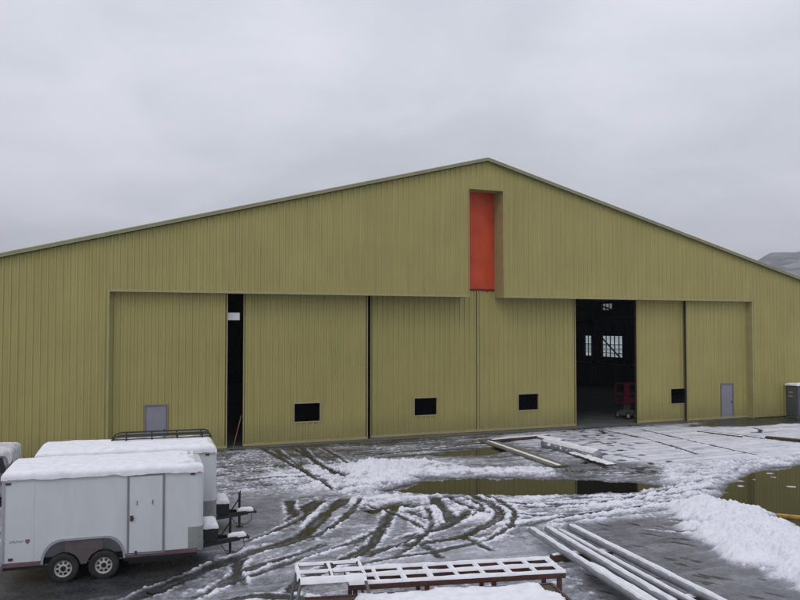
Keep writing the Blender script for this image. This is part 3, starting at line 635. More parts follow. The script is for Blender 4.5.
# side and back walls with real window openings
EZ = APX - SL * WB
WIN = [(21.46, 24.55, 2.94, 4.90), (26.1, 27.3, 2.94, 4.90), (22.9, 24.5, 7.35, 7.95), (31, 34, 2.94, 4.9), (12, 15, 2.94, 4.9)]
for sg in (-1, 1):
    sw = MB(); cuts = sorted({0.31, DEP} | ({c for a, b, _, _ in WIN for c in (a, b)} if sg > 0 else set()))
    for a, b in zip(cuts[:-1], cuts[1:]):
        mid_ = (a + b) / 2; zs = [(0.0, EZ)]
        if sg > 0:
            for wa, wb, z0, z1 in sorted(WIN, key=lambda t: t[2]):
                if wa < mid_ < wb: l = zs.pop(); zs += [(l[0], z0), (z1, l[1])]
        for z0, z1 in zs: sw.box(sg * WB - .1, sg * WB + .1, a, b, z0, z1)
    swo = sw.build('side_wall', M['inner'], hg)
    if sg > 0:
        for wa, wb, z0, z1 in WIN:
            f = MB(); t = .05
            f.box(WB - .13, WB + .12, wa - t, wb + t, z1, z1 + t); f.box(WB - .13, WB + .12, wa - t, wb + t, z0 - t, z0); f.box(WB - .13, WB + .12, wa - t, wa, z0, z1); f.box(WB - .13, WB + .12, wb, wb + t, z0, z1)
            nm = max(1, int(round((wb - wa) / .62)))
            for k in range(1, nm): y = wa + (wb - wa) * k / nm; f.box(WB - .04, WB + .04, y - .035, y + .035, z0, z1)
            if z1 - z0 > 1:
                for q in (.18, .60): z = z0 + (z1 - z0) * q; f.box(WB - .035, WB + .035, wa, wb, z - .03, z + .03)
            fo = f.build('window_frame', M['steel'], swo)
            g = MB(); g.add([(WB + .05, wa, z0), (WB + .05, wb, z0), (WB + .05, wb, z1), (WB + .05, wa, z1)], [(0, 1, 2, 3)]); g.build('pane', M['pane'], swo)
bw = MB(); bw.add([(-WB, DEP, 0), (WB, DEP, 0), (WB, DEP, EZ), (0, DEP, APX), (-WB, DEP, EZ), (-WB, DEP + .2, 0), (WB, DEP + .2, 0), (WB, DEP + .2, EZ), (0, DEP + .2, APX), (-WB, DEP + .2, EZ)],
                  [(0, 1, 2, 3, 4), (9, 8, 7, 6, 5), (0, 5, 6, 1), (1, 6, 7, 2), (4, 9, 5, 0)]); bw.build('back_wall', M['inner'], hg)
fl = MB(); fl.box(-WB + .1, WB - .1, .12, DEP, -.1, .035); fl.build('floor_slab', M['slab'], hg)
# portal frames, girts, braces
for k, e in enumerate((2.6, 10, 17.8, 25.4, 33)):
    fr = MB()
    for sg in (-1, 1):
        fr.bar((sg * (WB - .4), e, 0), (sg * (WB - .4), e, EZ - .3), .3, .3); fr.bar((sg * (WB - .4), e, EZ - .5), (0, e, APX - .6), .25, .6)
    fr.build('portal_frame', M['steel'], hg)
gt = MB()
for z in (2.3, 6.4): gt.bar((WB - .16, .4, z), (WB - .16, DEP, z), .1, .12)
gt.build_each('wall_girt', M['greymachine'], hg)
br = MB(); br.bar((WB - .3, 25.2, 5.4), (WB - .3, 20.0, 1.9), .10, .10); br.bar((WB - .3, 25.2, 8.0), (WB - .3, 22.4, 7.3), .12, .12); br.build_each('cross_brace', M['steel'], hg)

# sliding door leaves: left edge, plane depth
LT = .16
LEAF = [(-20.29, .42, 'man', 6.45), (-13.01, .72, 'vent', 6.42), (-6.32, 1.02, 'vent', 6.32), (.02, 1.02, 'vent', 6.45), (10.65, .72, 'vent', 6.45), (14.21, .42, 'man', 6.45)]
for li, (s0, e, kind, LW) in enumerate(LEAF):
    top = 7.85; c = LW / 2
    hole = (c - .66, c + .66, 1.10, 2.0) if kind == 'vent' else (c - .46, c + .46, .14, 2.2)
    m = MB(); m.box(0, .09, .0, LT, .08, top); m.box(LW - .09, LW, .0, LT, .08, top)
    m.box(.09, LW - .09, .02, LT - .02, .08, .20); m.box(.09, LW - .09, .02, LT - .02, top - .15, top)
    for a, b, z0, z1 in ((.09, hole[0], .20, top - .15), (hole[1], LW - .09, .20, top - .15), (hole[0], hole[1], hole[3], top - .15)) + (((hole[0], hole[1], .20, hole[2]),) if kind == 'vent' else ()):
        m.box(a, b, .06, .10, z0, z1)
    d = m.build('sliding_door', M['leafedge'], hg); d.location = (s0, e, 0)
    n = 7; p = LW / n
    for k in range(n):
        sheet(k * p, (k + 1) * p, .16, lambda x: top, [hole], e=-.004 if k % 2 else 0.0).build('cladding_sheet', M['clad'], d, fix=False)
    bt = MB(); bt.box(-.004, LW + .004, -.052, .012, .05, .17); bt.build('base_flashing', M['trim'], d)
    et = MB(); et.box(-.006, .045, -.049, .0, .17, top); et.box(LW - .045, LW + .006, -.049, .0, .17, top); et.build_each('edge_trim', M['trim'], d)
    if kind == 'vent':
        f = MB(); t = .055; a, b, z0, z1 = hole
        f.box(a - t, b + t, -.055, .05, z1, z1 + t); f.box(a - t, b + t, -.055, .05, z0 - t, z0); f.box(a - t, a, -.055, .05, z0, z1); f.box(b, b + t, -.055, .05, z0, z1)
        f.build('vent_frame', M['lighttrim'], d)
    else:
        a, b, z0, z1 = hole
        f = MB(); t = .05; f.box(a - t, b + t, -.055, .05, z1, z1 + t); f.box(a - t, a, -.055, .05, z0, z1); f.box(b, b + t, -.055, .05, z0, z1); f.build('door_frame', M['greytrim'], d)
        f = MB(); f.box(a + .01, b - .01, -.015, .03, z0, z1 - .01); f.build('man_door', M['greydoor'], d)
        f = MB(); f.box(b - .12, b - .07, -.06, -.016, 1.02, 1.12); f.build('door_handle', M['steel'], d)
# white board hung in the left gap and a rod leaning there
f = MB(); f.box(-13.80, -13.22, .60, .63, 6.14, 6.50); o = f.build('notice_board', M['whiteboard'], hg)
rod = MB(); a = HW(-13.5, .55, .03); b = HW(-13.1, .66, 1.55); rod.tube([a, b], .022, 6)
tag(rod.build('leaning_rod', mat('copper rod', (.25, .12, .08), .5)), 'thin reddish rod leaning in the dark gap between hangar doors', 'rod')

# ------------------------------------------------------------------ red wheeled machine inside the open door
mc = empty('wheeled_lift', HW(11.72, 3.0, .035), TH); mc.scale = (.86, .86, .97)
tag(mc, 'red framed machine on a grey wheeled base just inside the open hangar door', 'lift')
m = MB(); m.box(-.45, .6, -.5, .6, .22, .42); m.box(-.25, .35, -.35, .45, .42, .55); m.build('chassis', M['greymachine'], mc, bevel=.02)
m = MB(); m.box(-.18, .22, -.2, .2, .55, 1.05); m.build('lift_column', M['greymachine'], mc, bevel=.015)
m = MB(); z0, z1 = 1.05, 2.25
for x in (-.55, .6):
    for y in (-.5, .55): m.bar((x, y, z0), (x, y, z1), .07, .07)
for z in (z0, z0 + .55, z1):
    for x in (-.55, .6): m.bar((x, -.5, z), (x, .55, z), .07, .07)
    for y in (-.5, .55): m.bar((-.55, y, z), (.6, y, z), .07, .09)
m.box(-.55, .6, -.5, .55, z0 - .08, z0); m.box(-.5, -.12, -.52, -.5, z0, z1); m.box(-.12, .56, -.52, -.5, z0, z0 + .3)
m.build('platform_cage', M['redmachine'], mc)
for x in (-.35, .35):
    for y in (-.55, .6):
        w_ = MB(); w_.lathe([(0, -.07), (.15, -.07), (.21, -.06), (.22, 0), (.21, .06), (.15, .07), (0, .07)], 18, 'y', (x, y, .22)); wo = w_.build('wheel', M['rubber'], mc)
        w_ = MB(); w_.lathe([(0, -.085), (.12, -.085), (.13, -.07), (.13, .07), (.12, .085), (0, .085)], 16, 'y', (x, y, .22)); w_.build('rim', M['rim'], wo)

# ================================================================== snow caps
def snow_cap(name, parent, x0, x1, y0, y1, z, t, drop, seed, nx=90, ny=40, bite=None, arch=0.0, mt='snow', wavy=.05):
    """blanket of snow over a roof: full inside, rolling over the edges and hanging down a little"""
    u = np.linspace(0, 1, nx); v = np.linspace(0, 1, ny)
    def warp(q):                                    # crowd samples at the edges
        return .5 - .5 * np.cos(math.pi * q)
    U, V = np.meshgrid(warp(u), warp(v), indexing='ij')
    xs = x0 + (x1 - x0) * U; ys = y0 + (y1 - y0) * V
    d = np.minimum(np.minimum(xs - x0, x1 - xs), np.minimum(ys - y0, y1 - ys))
    nz = fbm(xs * 1.7 + seed, ys * 1.7, 4, seed); nf = fbm(xs * 9, ys * 9 + seed, 3, seed + 3)
    prof = np.sqrt(np.clip(1 - (1 - np.clip(d / .16, 0, 1)) ** 2, 0, 1))
    zz = z + arch * (1 - (2 * V - 1) ** 2) + t * prof * (1 + .35 * nz) + .008 * nf * prof - (1 - prof) * .02
    if bite is not None: zz = np.where(bite(xs, ys, nz, nf), z - .03, zz)
    ring = []
    pts = np.stack([xs, ys, zz], -1)
    # jitter outline
    o_ = fbm(xs * 2.3 + 5, ys * 2.3, 4, seed + 7) * wavy
    edge_ = d < 1e-6
    cxm, cym = (x0 + x1) / 2, (y0 + y1) / 2
    pts[..., 0] += np.where((xs == x0), -o_ * .5, 0) + np.where(np.isclose(xs, x1), o_ * .5, 0)
    vs = pts.reshape(-1, 3).tolist(); fs = [(i * ny + j, (i + 1) * ny + j, (i + 1) * ny + j + 1, i * ny + j + 1) for i in range(nx - 1) for j in range(ny - 1)]
    loop = [i * ny for i in range(nx)] + [(nx - 1) * ny + j for j in range(1, ny)] + [i * ny + ny - 1 for i in range(nx - 2, -1, -1)] + [j for j in range(ny - 2, 0, -1)]
    base = len(vs)
    for k, i in enumerate(loop):
        p = vs[i]; q = float(fbm(np.array([k * .09]), np.array([seed * 3.1]), 3, seed + 20)[0]); dr = drop * (1 + 1.3 * q)
        vs.append((p[0] - (p[0] - cxm) * .0, p[1], p[2] - max(.015, dr)))
    for k in range(len(loop)):
        k2 = (k + 1) % len(loop); fs.append((loop[k], base + k, base + k2, loop[k2]))
    me = bpy.data.meshes.new(name); me.from_pydata(vs, [], fs); me.materials.append(M[mt]); me.polygons.foreach_set('use_smooth', np.ones(len(fs), bool))
    bm = bmesh.new(); bm.from_mesh(me); bmesh.ops.recalc_face_normals(bm, faces=bm.faces); bm.to_mesh(me); bm.free(); me.update()
    return link(name, me, parent)

# ================================================================== enclosed trailers
def arch_pts(x0, x1, zb, zt):
    P = []
    for k in range(9): a = math.pi * (1 - k / 16); P.append((x0 + .42 + .42 * math.cos(a), zb + (zt - zb) * math.sin(a)))
    for k in range(9): a = math.pi * (.5 - k / 16); P.append((x1 - .42 + .42 * math.cos(a), zb + (zt - zb) * math.sin(a)))
    return P
def wheel(parent, x, y, side, r=.335):
    t = MB(); t.smooth = True
    t.lathe([(.19, -.10), (.21, -.105), (r - .05, -.115), (r - .015, -.10), (r, -.07), (r, .07), (r - .015, .10), (r - .05, .115), (.21, .105), (.19, .10)], 40, 'y'); o = t.build('tyre', M['rubber'], parent, loc=(x, y, r - .015))
    m = MB(); s = side
    m.lathe([(.205, -.10 * 1), (.195, -.098), (.18, -.07), (.17, -.05)], 40, 'y')
    m.lathe([(.17, -.052), (.10, -.075), (.06, -.085)], 40, 'y')
    m.build('rim', M['rim'], o)
    h_ = MB()
    for k in range(8):                               # dark ventilation slots between the spokes
        a = 2 * math.pi * (k + .5) / 8; c, s_ = math.cos(a), math.sin(a)
        vs = []
        for (rr, tt) in ((.10, -.026), (.155, -.033), (.155, .033), (.10, .026)): vs.append((rr * c - tt * s_, -.083 + (rr - .1) * .42, rr * s_ + tt * c))
        h_.add(vs, [(0, 1, 2, 3)])
    h_.lathe([(0, -.125), (.035, -.125), (.045, -.11), (.05, -.085)], 16, 'y')
    h_.build('hub_and_slots', M['black'], o, fix=False)
    return o
def trailer(loc, rz, Ln, label, seed, bite, rack=False, tongue_snow=True, Z1=2.46):
    W, Z0 = 2.08, .50
    T = empty('enclosed_trailer', loc, rz); tag(T, label, 'trailer', None)
    wx1 = 1.26; wx2 = wx1 + .87; a0, a1 = wx1 - .44, wx2 + .44
    # side outline with the tandem wheel arch cut out
    A = arch_pts(a0, a1, Z0, .96)
    poly = [(0, Z0)] + A + [(Ln, Z0), (Ln, Z1 - .0), (0, Z1)]
    bm = bmesh.new()
    for yy in (0, W):
        vsx = [bm.verts.new((x, yy, z)) for x, z in poly]; bm.faces.new(vsx if yy == 0 else vsx[::-1])
    def q(*p): bm.faces.new([bm.verts.new(t) for t in p])
    q((0, 0, Z0), (0, 0, Z1), (0, W, Z1), (0, W, Z0)); q((0, .02, Z1), (Ln, .02, Z1), (Ln, W - .02, Z1), (0, W - .02, Z1))
    # rounded front corners + front face
    fr = [(Ln, 0)] + [(Ln + .16 * math.sin(k * math.pi / 12), .16 - .16 * math.cos(k * math.pi / 12)) for k in range(1, 7)] + [(Ln + .16, W - .16)] + [(Ln + .16 * math.cos(k * math.pi / 12), W - .16 + .16 * math.sin(k * math.pi / 12)) for k in range(1, 7)]
    for (xa, ya), (xb, yb) in zip(fr[:-1], fr[1:]): q((xa, ya, Z0), (xb, yb, Z0), (xb, yb, Z1), (xa, ya, Z1))
    bm.faces.new([bm.verts.new((x, y, Z1)) for x, y in fr]); bm.faces.new([bm.verts.new((x, y, Z0)) for x, y in fr][::-1])
    # wheel well
    for (xa, za), (xb, zb) in zip(A[:-1], A[1:]): q((xa, 0, za), (xb, 0, zb), (xb, .5, zb), (xa, .5, za))
    q((0, 0, Z0), (a0, 0, Z0), (a0, W, Z0), (0, W, Z0)); q((a1, 0, Z0), (Ln, 0, Z0), (Ln, W, Z0), (a1, W, Z0)); q((a0, .5, .3), (a1, .5, .3), (a1, .5, .98), (a0, .5, .98))
    bmesh.ops.remove_doubles(bm, verts=bm.verts, dist=.0005); bmesh.ops.recalc_face_normals(bm, faces=bm.faces)
    me = bpy.data.meshes.new('body'); bm.to_mesh(me); bm.free(); me.materials.append(M['white']); body = link('body', me, T)
    # side panel seams as narrow raised strips
    m = MB()
    for x in np.arange(.62, Ln, 1.22):
        if not (Ln - 1.68 < x < Ln - .78) and not (a0 < x < a1): m.box(x - .018, x + .018, -.006, 0, Z0 + .06, Z1 - .08)
    m.build_each('seam_strip', M['white'], T)
    m = MB(); m.box(-.012, Ln + .02, -.022, .0, Z1 - .10, Z1 + .02); m.box(-.02, 0, 0, W, Z1 - .08, Z1 + .02); m.build_each('top_rail', M['white'], T, bevel=.006)
    m = MB(); m.box(-.012, a0 - .0, -.02, .0, Z0 - .05, Z0 + .045); m.box(a1, Ln + .02, -.02, .0, Z0 - .05, Z0 + .045); m.build_each('bottom_rail', M['maroon'], T)
    m = MB(); m.box(-.02, .035, -.016, .0, Z0, Z1); m.build('corner_post', M['alu'], T)
    m = MB(); m.box(-.035, -.02, .03, W - .03, Z0, Z1 - .05); m.build('rear_door', M['white'], T)
    # chassis
    m = MB()
    for y in (.42, W - .42): m.box(.02, Ln + .1, y - .04, y + .04, Z0 - .14, Z0 - .01)
    for x in np.arange(.2, Ln, .6): m.box(x - .03, x + .03, .1, W - .1, Z0 - .10, Z0 - .012)
    m.box(.0, a0, .03, .08, Z0 - .13, Z0 - .052); m.box(a1, Ln, .03, .08, Z0 - .13, Z0 - .052)
    m.box(a1 + .1, Ln - .35, .10, .14, Z0 - .22, Z0 - .13)
    for x in (wx1, wx2): m.tube([(x, .12, .30), (x, W - .12, .30)], .04, 8)
    m.build('chassis', M['black'], T)
    # fender rim following the arch, and the skirt between the wheels
    for yo, sgn in ((0, -1), (W, 1)):
        m = MB(); pr = [(a0 - .03, Z0 - .04)] + [(x, z) for x, z in arch_pts(a0 - .03, a1 + .03, Z0, 1.0)] + [(a1 + .03, Z0 - .04)]; inn = [(a0 + .02, Z0 - .04)] + [(x, z) for x, z in arch_pts(a0 + .02, a1 - .02, Z0, .955)] + [(a1 - .02, Z0 - .04)]
        vs = []; n = len(pr)
        for P_, yy in ((pr, yo + sgn * .035), (inn, yo + sgn * .035), (pr, yo + sgn * .002), (inn, yo + sgn * .002)): vs += [(x, yy, z) for x, z in P_]
        fs = []
        for i in range(n - 1): fs += [(i, i + 1, n + i + 1, n + i), (2 * n + i, 2 * n + i + 1, i + 1, i), (n + i, n + i + 1, 3 * n + i + 1, 3 * n + i)]
        m.smooth = False; m.add(vs, fs); m.build('fender_trim', M['alu'], T)
        mid_ = (wx1 + wx2) / 2; sk = [(wx1 + .02, .95), (wx2 - .02, .95)]
        rr = .38
        left = [(wx1 + rr * math.cos(a), .32 + rr * math.sin(a)) for a in np.linspace(R(85), R(12), 9)]; right = [(wx2 - rr * math.cos(a), .32 + rr * math.sin(a)) for a in np.linspace(R(12), R(85), 9)]
        left = [(min(x, mid_ - .004), z) for x, z in left]; right = [(max(x, mid_ + .004), z) for x, z in right]
        m = MB(); yy = yo + sgn * .006; m.prism([(wx1 + .02, .95)] + left + right + [(wx2 - .02, .95)], yy - .004, yy + .004); m.build('fender_skirt', M['fender'], T)
    for x in (wx1, wx2):
        wheel(T, x, .10, -1); o = wheel(T, x, W - .10, 1); o.rotation_euler = (0, 0, math.pi)
    # side door
    d0, d1 = Ln - 1.55, Ln - .78
    z0, z1 = Z0 + .04, Z1 - .12
    m = MB(); t = .035; m.box(d0 - t, d0, -.03, 0, z0 - t, z1 + t); m.box(d1, d1 + t, -.03, 0, z0 - t, z1 + t); m.box(d0, d1, -.03, 0, z1, z1 + t); m.box(d0, d1, -.03, 0, z0 - t, z0); dfm = m.build('door_frame', M['greytrim'], T)
    m = MB(); m.box(d0 + .012, d1 - .012, -.018, .0, z0 + .01, z1 - .012); dd = m.build('side_door', M['white'], T, bevel=.004)
    m = MB(); m.box(d0 + .03, d0 + .10, -.045, -.018, 1.30, 1.42); m.box(d0 + .04, d0 + .055, -.075, -.045, 1.33, 1.39); m.box(d0 + .04, d0 + .12, -.08, -.068, 1.35, 1.375); m.build('door_latch', M['steel'], dd)
    m = MB(); m.box(d0 + .17, d0 + .195, -.035, -.018, 1.66, 1.76); m.box(d0 + .52, d0 + .545, -.035, -.018, 1.66, 1.76); m.build_each('grab_handle', M['greytrim'], dd)
    m = MB(); m.box(d0 + .14, d0 + .19, -.05, -.03, Z0 + .0, Z0 + .10); m.build('door_hook', M['steel'], T)
    for x, y in ((.10, 0), (Ln - .10, 0)):
        m = MB(); m.box(x - .055, x + .055, -.03, -.0005, Z1 - .17, Z1 - .125); m.build('marker_light', M['redlight'], T, bevel=.006)
    m = MB(); m.box(.12, .21, -.025, -.0005, Z0 + .10, Z0 + .15); m.build('reflector', M['redlight'], T)
    m = MB(); m.box(Ln + .005, Ln + .03, .02, .05, 1.1, 1.2)
    # stone guard wrapped round the front corners
    g = MB(); zg = 1.05; off = .006
    pr = [(Ln - .20, -off), (Ln, -off)] + [(Ln + (.16 + off) * math.sin(k * math.pi / 12), .16 - (.16 + off) * math.cos(k * math.pi / 12)) for k in range(1, 7)] + [(Ln + .16 + off, W - .16)] + [(Ln + (.16 + off) * math.cos(k * math.pi / 12), W - .16 + (.16 + off) * math.sin(k * math.pi / 12)) for k in range(1, 7)]
    for (xa, ya), (xb, yb) in zip(pr[:-1], pr[1:]): g.add([(xa, ya, Z0 - .02), (xb, yb, Z0 - .02), (xb, yb, zg), (xa, ya, zg)], [(0, 1, 2, 3)])
    g.build('stone_guard', M['guard'], T, fix=False)
    if not rack:                                     # small faded lettering and shield badge low at the rear: too small to read
        m = MB(); x = .14
        for k in range(6):
            wl = .045; m.box(x, x + .008, -.0025, -.0005, .985, 1.03); m.box(x + .008, x + wl - .012, -.0025, -.0005, (1.022 if k % 2 else .985), (1.03 if k % 2 else .993)); m.box(x + wl - .012, x + wl - .004, -.0025, -.0005, .985, 1.03); x += wl + .004
        m.build('faded_lettering', M['decal'], T)
        m = MB(); m.prism([(.46, 1.05), (.56, 1.05), (.56, .99), (.51, .94), (.46, .99)], -.003, -.0005); m.build('shield_badge', M['decal'], T)
    # A-frame tongue, jack, coupler, box
    yc = W / 2; xt = Ln + 1.25; zt = Z0 - .07
    m = MB(); m.bar((Ln - .2, yc - .62, zt), (xt - .12, yc - .03, zt), .07, .11); m.bar((Ln - .2, yc + .62, zt), (xt - .12, yc + .03, zt), .07, .11); m.bar((Ln + .45, yc - .36, zt), (Ln + .45, yc + .36, zt), .06, .08)
    m.build('tongue', M['black'], T)
    m = MB(); m.tube([(xt - .2, yc, zt + .02), (xt + .06, yc, zt + .02), (xt + .14, yc, zt - .02)], [.06, .055, .04], 10); m.box(xt - .1, xt + .02, yc - .02, yc + .02, zt + .05, zt + .14); m.build('coupler', M['steel'], T)
    m = MB(); m.box(Ln + .20, Ln + .56, yc - .45, yc + .45, zt + .07, zt + .44); m.build('tongue_box', M['black'], T, bevel=.02)
    m = MB(); m.tube([(xt - .35, yc, .10), (xt - .35, yc, 1.02)], .035, 10); m.tube([(xt - .35, yc, .02), (xt - .35, yc, .25)], .024, 8); m.box(xt - .45, xt - .25, yc - .1, yc + .1, .02, .04)
    m.bar((xt - .35, yc, .98), (xt - .35, yc - .18, .98), .03, .03); m.bar((xt - .35, yc - .18, .98), (xt - .35, yc - .18, 1.10), .03, .03)
    m.bar((xt - .35, yc, .85), (xt - .62, yc, .46), .03, .03); m.build('jack', M['black'], T)
    m = MB(); m.tube([(xt - .05, yc - .03, zt + .1), (xt, yc - .12, .25), (xt - .2, yc - .2, .12), (xt - .5, yc - .25, .2), (xt - .6, yc - .3, .36)], .012, 6); m.build('safety_chain', M['steel'], T)
    # the front box and the parts on the tongue carry lumps of snow
    snow_cap('snow', T, Ln + .19, Ln + .57, yc - .46, yc + .46, zt + .43, .10, .03, seed + 1, 24, 24)
    snow_cap('snow', T, xt - .42, xt + .05, yc - .09, yc + .09, zt + .09, .07, .03, seed + 2, 18, 14)
    sc_ = snow_cap('snow', T, -.05, Ln + .15, -.055, W + .055, Z1 + .01, .105, .08, seed, bite=bite, arch=.03)
    if rack:
        m = MB(); zr = Z1 + .30; y0_, y1_ = W - .75, W - .12; xa, xb = Ln - 2.45, Ln + .05
        for y in (y0_, y1_):
            m.tube([(xa - .25, y, zr - .25), (xa - .10, y, zr - .05), (xa + .05, y, zr), (xb - .1, y, zr), (xb, y, zr - .04), (xb + .06, y, zr - .16)], .024, 8)
            m.tube([(xa - .2, y, zr - .12), (xb + .03, y, zr - .12)], .02, 6)
            for k in range(4): x = xa + .2 + (xb - xa - .4) * k / 3; m.tube([(x, y, Z1), (x, y, zr)], .022, 6)
        for k in range(3): x = xa + .2 + (xb - xa - .4) * k / 2; m.tube([(x, y0_, zr - .12), (x, y1_, zr - .12)], .018, 6)
        m.build('roof_rack', M['black'], T)
    return T
trailer((-8.90, 17.85, 0), .314, 4.22, 'white enclosed trailer nearest the camera with side door and tandem wheels showing', 3,
        lambda x, y, nz, nf: (x > 4.12 + .5 * nz + .25 * nf) & (y > .1))
trailer((-9.41, 20.58, 0), .314, 4.41, 'white enclosed trailer parked behind the nearer one with a black roof rack', 9,
        lambda x, y, nz, nf: (x > 4.47 + .3 * nz), rack=True, Z1=2.47)

# ------------------------------------------------------------------ snow covered car at the left edge
def car(loc, rz):
    T = empty('parked_car', loc, rz); tag(T, 'snow-covered grey car half hidden behind the white trailers at the left edge', 'car')
    prof = [(0, .35), (0, .85), (.25, .98), (.75, 1.02), (1.05, 1.05), (1.55, 1.60), (3.6, 1.68), (4.3, 1.62), (4.55, 1.0), (4.6, .40), (4.0, .33), (.6, .33)]
    m = MB(); m.prism(prof, 0, 1.8); m.build('body', M['suv'], T, bevel=.05)
    for y in (-.012, 1.812):
        for a in ([(1.28, 1.08), (1.68, 1.52), (2.45, 1.56), (2.45, 1.08)], [(2.55, 1.08), (2.55, 1.57), (3.4, 1.59), (3.4, 1.08)], [(3.5, 1.08), (3.5, 1.59), (4.15, 1.54), (4.3, 1.08)]):
            m = MB(); m.prism(a, y - .004, y + .004); m.build('side_window', M['glass'], T)
        for x in (.85, 3.75):
            w_ = MB(); w_.smooth = True; w_.lathe([(0, -.1), (.2, -.11), (.30, -.11), (.34, -.07), (.34, .07), (.30, .11), (0, .11)], 26, 'y'); o = w_.build('wheel', M['rubber'], T, loc=(x, y + (.09 if y < 1 else -.09), .34))
    m = MB(); m.box(-.02, .0, .12, .5, .66, .80); m.box(-.02, .0, 1.3, 1.68, .66, .80); m.build_each('headlight', M['alu'], T)
    snow_cap('snow', T, 1.45, 4.45, .0, 1.80, 1.64, .15, .30, 15, 60, 34, mt='snowdirty'); snow_cap('snow', T, .05, 1.15, .05, 1.75, 1.0, .10, .07, 19, 30, 30, mt='snowdirty')
    return T
car((-16.75, 24.3, 0), .30).scale = (1, 1, 1.06)

# ------------------------------------------------------------------ utility cabinet by the wall on the right
cb_ = empty('utility_cabinet', HW(21.85, -1.0, ground_h(*HW(22.5, -1)[:2])), TH)
tag(cb_, 'grey-green utility cabinet with snow on top against the hangar wall at the right edge', 'cabinet')
m = MB(); m.box(0, 1.25, 0, .82, .08, 2.02); m.build('housing', M['cabinet'], cb_, bevel=.05)
m = MB(); m.box(.06, .60, -.018, .0, .14, 1.9); m.build('front_door', M['cabinet2'], cb_, bevel=.006); m = MB(); m.box(.63, 1.19, -.018, .0, .14, 1.9); m.build('front_door', M['cabinet2'], cb_, bevel=.006)
m = MB(); m.box(-.05, 1.30, -.05, .87, 2.02, 2.09); m.build('lid', M['cabinet2'], cb_, bevel=.015)
m = MB(); m.box(-.02, 1.27, -.02, .84, 0, .08); m.build('plinth', M['slab'], cb_)
for z in (1.30, 1.55): m = MB(); m.box(-.006, 0, .30, .62, z, z + .10); m.build('label', M['label'], cb_)
for y in (.12, .70): m = MB(); m.box(-.012, 0, y - .02, y + .02, .2, 1.95); m.build('corner_strip', M['cabinet2'], cb_)
snow_cap('snow', cb_, -.06, 1.31, -.06, .88, 2.09, .09, .03, 23, 30, 22)
cb_.scale = (1, 1, 1)

# ------------------------------------------------------------------ snow capped long members
def lying(name, a, b, w, h, label, cat, mt, group=None, rnd=False, snow=.04, sw=1.0, seed=1, endcap=True, parts=True):
    """a board or pole lying from a to b (centre line), snow along its top"""
    a = Vector(a); b = Vector(b); d = b - a; Ln = d.length
    rz = math.atan2(d.y, d.x); ry = -math.asin(d.z / Ln)
    T = bpy.data.objects.new(name, None); COL.objects.link(T); T.location = a; T.rotation_euler = (0, ry, rz); tag(T, label, cat, group)
    m = MB()
    if rnd: m.smooth = True; m.tube([(Ln * k / 12, 0, 0) for k in range(13)], w / 2, 14)
    else: m.box(0, Ln, -w / 2, w / 2, -h / 2, h / 2)
    m.build('pole' if rnd else 'board', M[mt], T, bevel=0 if rnd else .006)
    if snow > 0:
        n = max(12, int(Ln / .10)); k = 7; vs = []; rs = np.random.RandomState(seed); xs = np.linspace(.03, Ln - .03, n)
        wv = fbm(xs * 1.3, xs * 0 + seed, 3, seed); th = 1 + .7 * wv; ed = fbm(xs * 2.2, xs * 0 + seed + 40, 4, seed + 2)
        for i, x in enumerate(xs):
            hw = w / 2 * (.86 if rnd else 1.0) * sw * (1 + .55 * ed[i]); en = min(1, (i + .25) / 2, (n - 1 - i + .25) / 2)
            for j in range(k):
                q = -1 + 2 * j / (k - 1); top = (math.sqrt(max(0, (w / 2) ** 2 - (q * hw) ** 2)) if rnd else h / 2)
                vs.append((x, q * hw, top + (snow * th[i] * math.sqrt(max(0, 1 - q * q)) * en) - (.012 if abs(q) == 1 else 0)))
        fs = [(i * k + j, (i + 1) * k + j, (i + 1) * k + j + 1, i * k + j + 1) for i in range(n - 1) for j in range(k - 1)]
        s = MB(); s.smooth = True; s.add(vs, fs); s.build('snow', M['snow'], T)
    return T
def gz(px, py, z): v = G(px, py, z); return (v.x, v.y, v.z)
def lyingpx(name, p, q, z, w, h, *a, **k): return lying(name, gz(*p, z), gz(*q, z), w, h, *a, **k)
gp_ = 'long snow-covered poles stacked beside the steel rack'
def ext(p, q, z, more):                              # carry a member on beyond the frame
    a = Vector(gz(*p, z)); b = Vector(gz(*q, z)); return tuple(a), tuple(b + (b - a).normalized() * more)
A_, B_ = ext((531, 530), (641, 601), .34, .5); lying('steel_pole', A_, B_, .185, .185, 'leftmost of the long snow-covered poles, its far end resting on the slush', 'pole', 'pipe', gp_, True, .035, .80, 3)
A_, B_ = ext((547, 529), (668, 601), .34, .7); lying('steel_pole', A_, B_, .18, .18, 'second long snow-covered pole from the left in the stack', 'pole', 'pipe', gp_, True, .035, .80, 4)
A_, B_ = ext((559, 531), (690, 602), .34, .6); lying('steel_pole', A_, B_, .13, .13, 'third and slimmest snow-covered pole from the left in the stack', 'pole', 'pipe', gp_, True, .035, .80, 5)
A_, B_ = ext((570, 527), (720, 603), .34, .8); lying('steel_pole', A_, B_, .195, .195, 'rightmost and longest of the snow-covered poles', 'pole', 'pipe', gp_, True, .035, .80, 6)
A_, B_ = ext((588, 563), (654, 602), .30, .6); lying('timber_plank', A_, B_, .20, .05, 'short snow-covered plank tucked between the long poles', 'plank', 'wood', None, False, .05, 1.0, 7)
lyingpx('timber_bearer', (551, 558), (612, 553.5), .14, .14, .16, 'cross bearer poking out left of the snow-covered poles', 'timber', 'darkwood', None, False, .05, 1.1, 8)
lyingpx('timber_bearer', (632, 604), (712, 598), .14, .14, .16, 'cross bearer under the near ends of the snow-covered poles', 'timber', 'darkwood', None, False, .04, 1.1, 9)

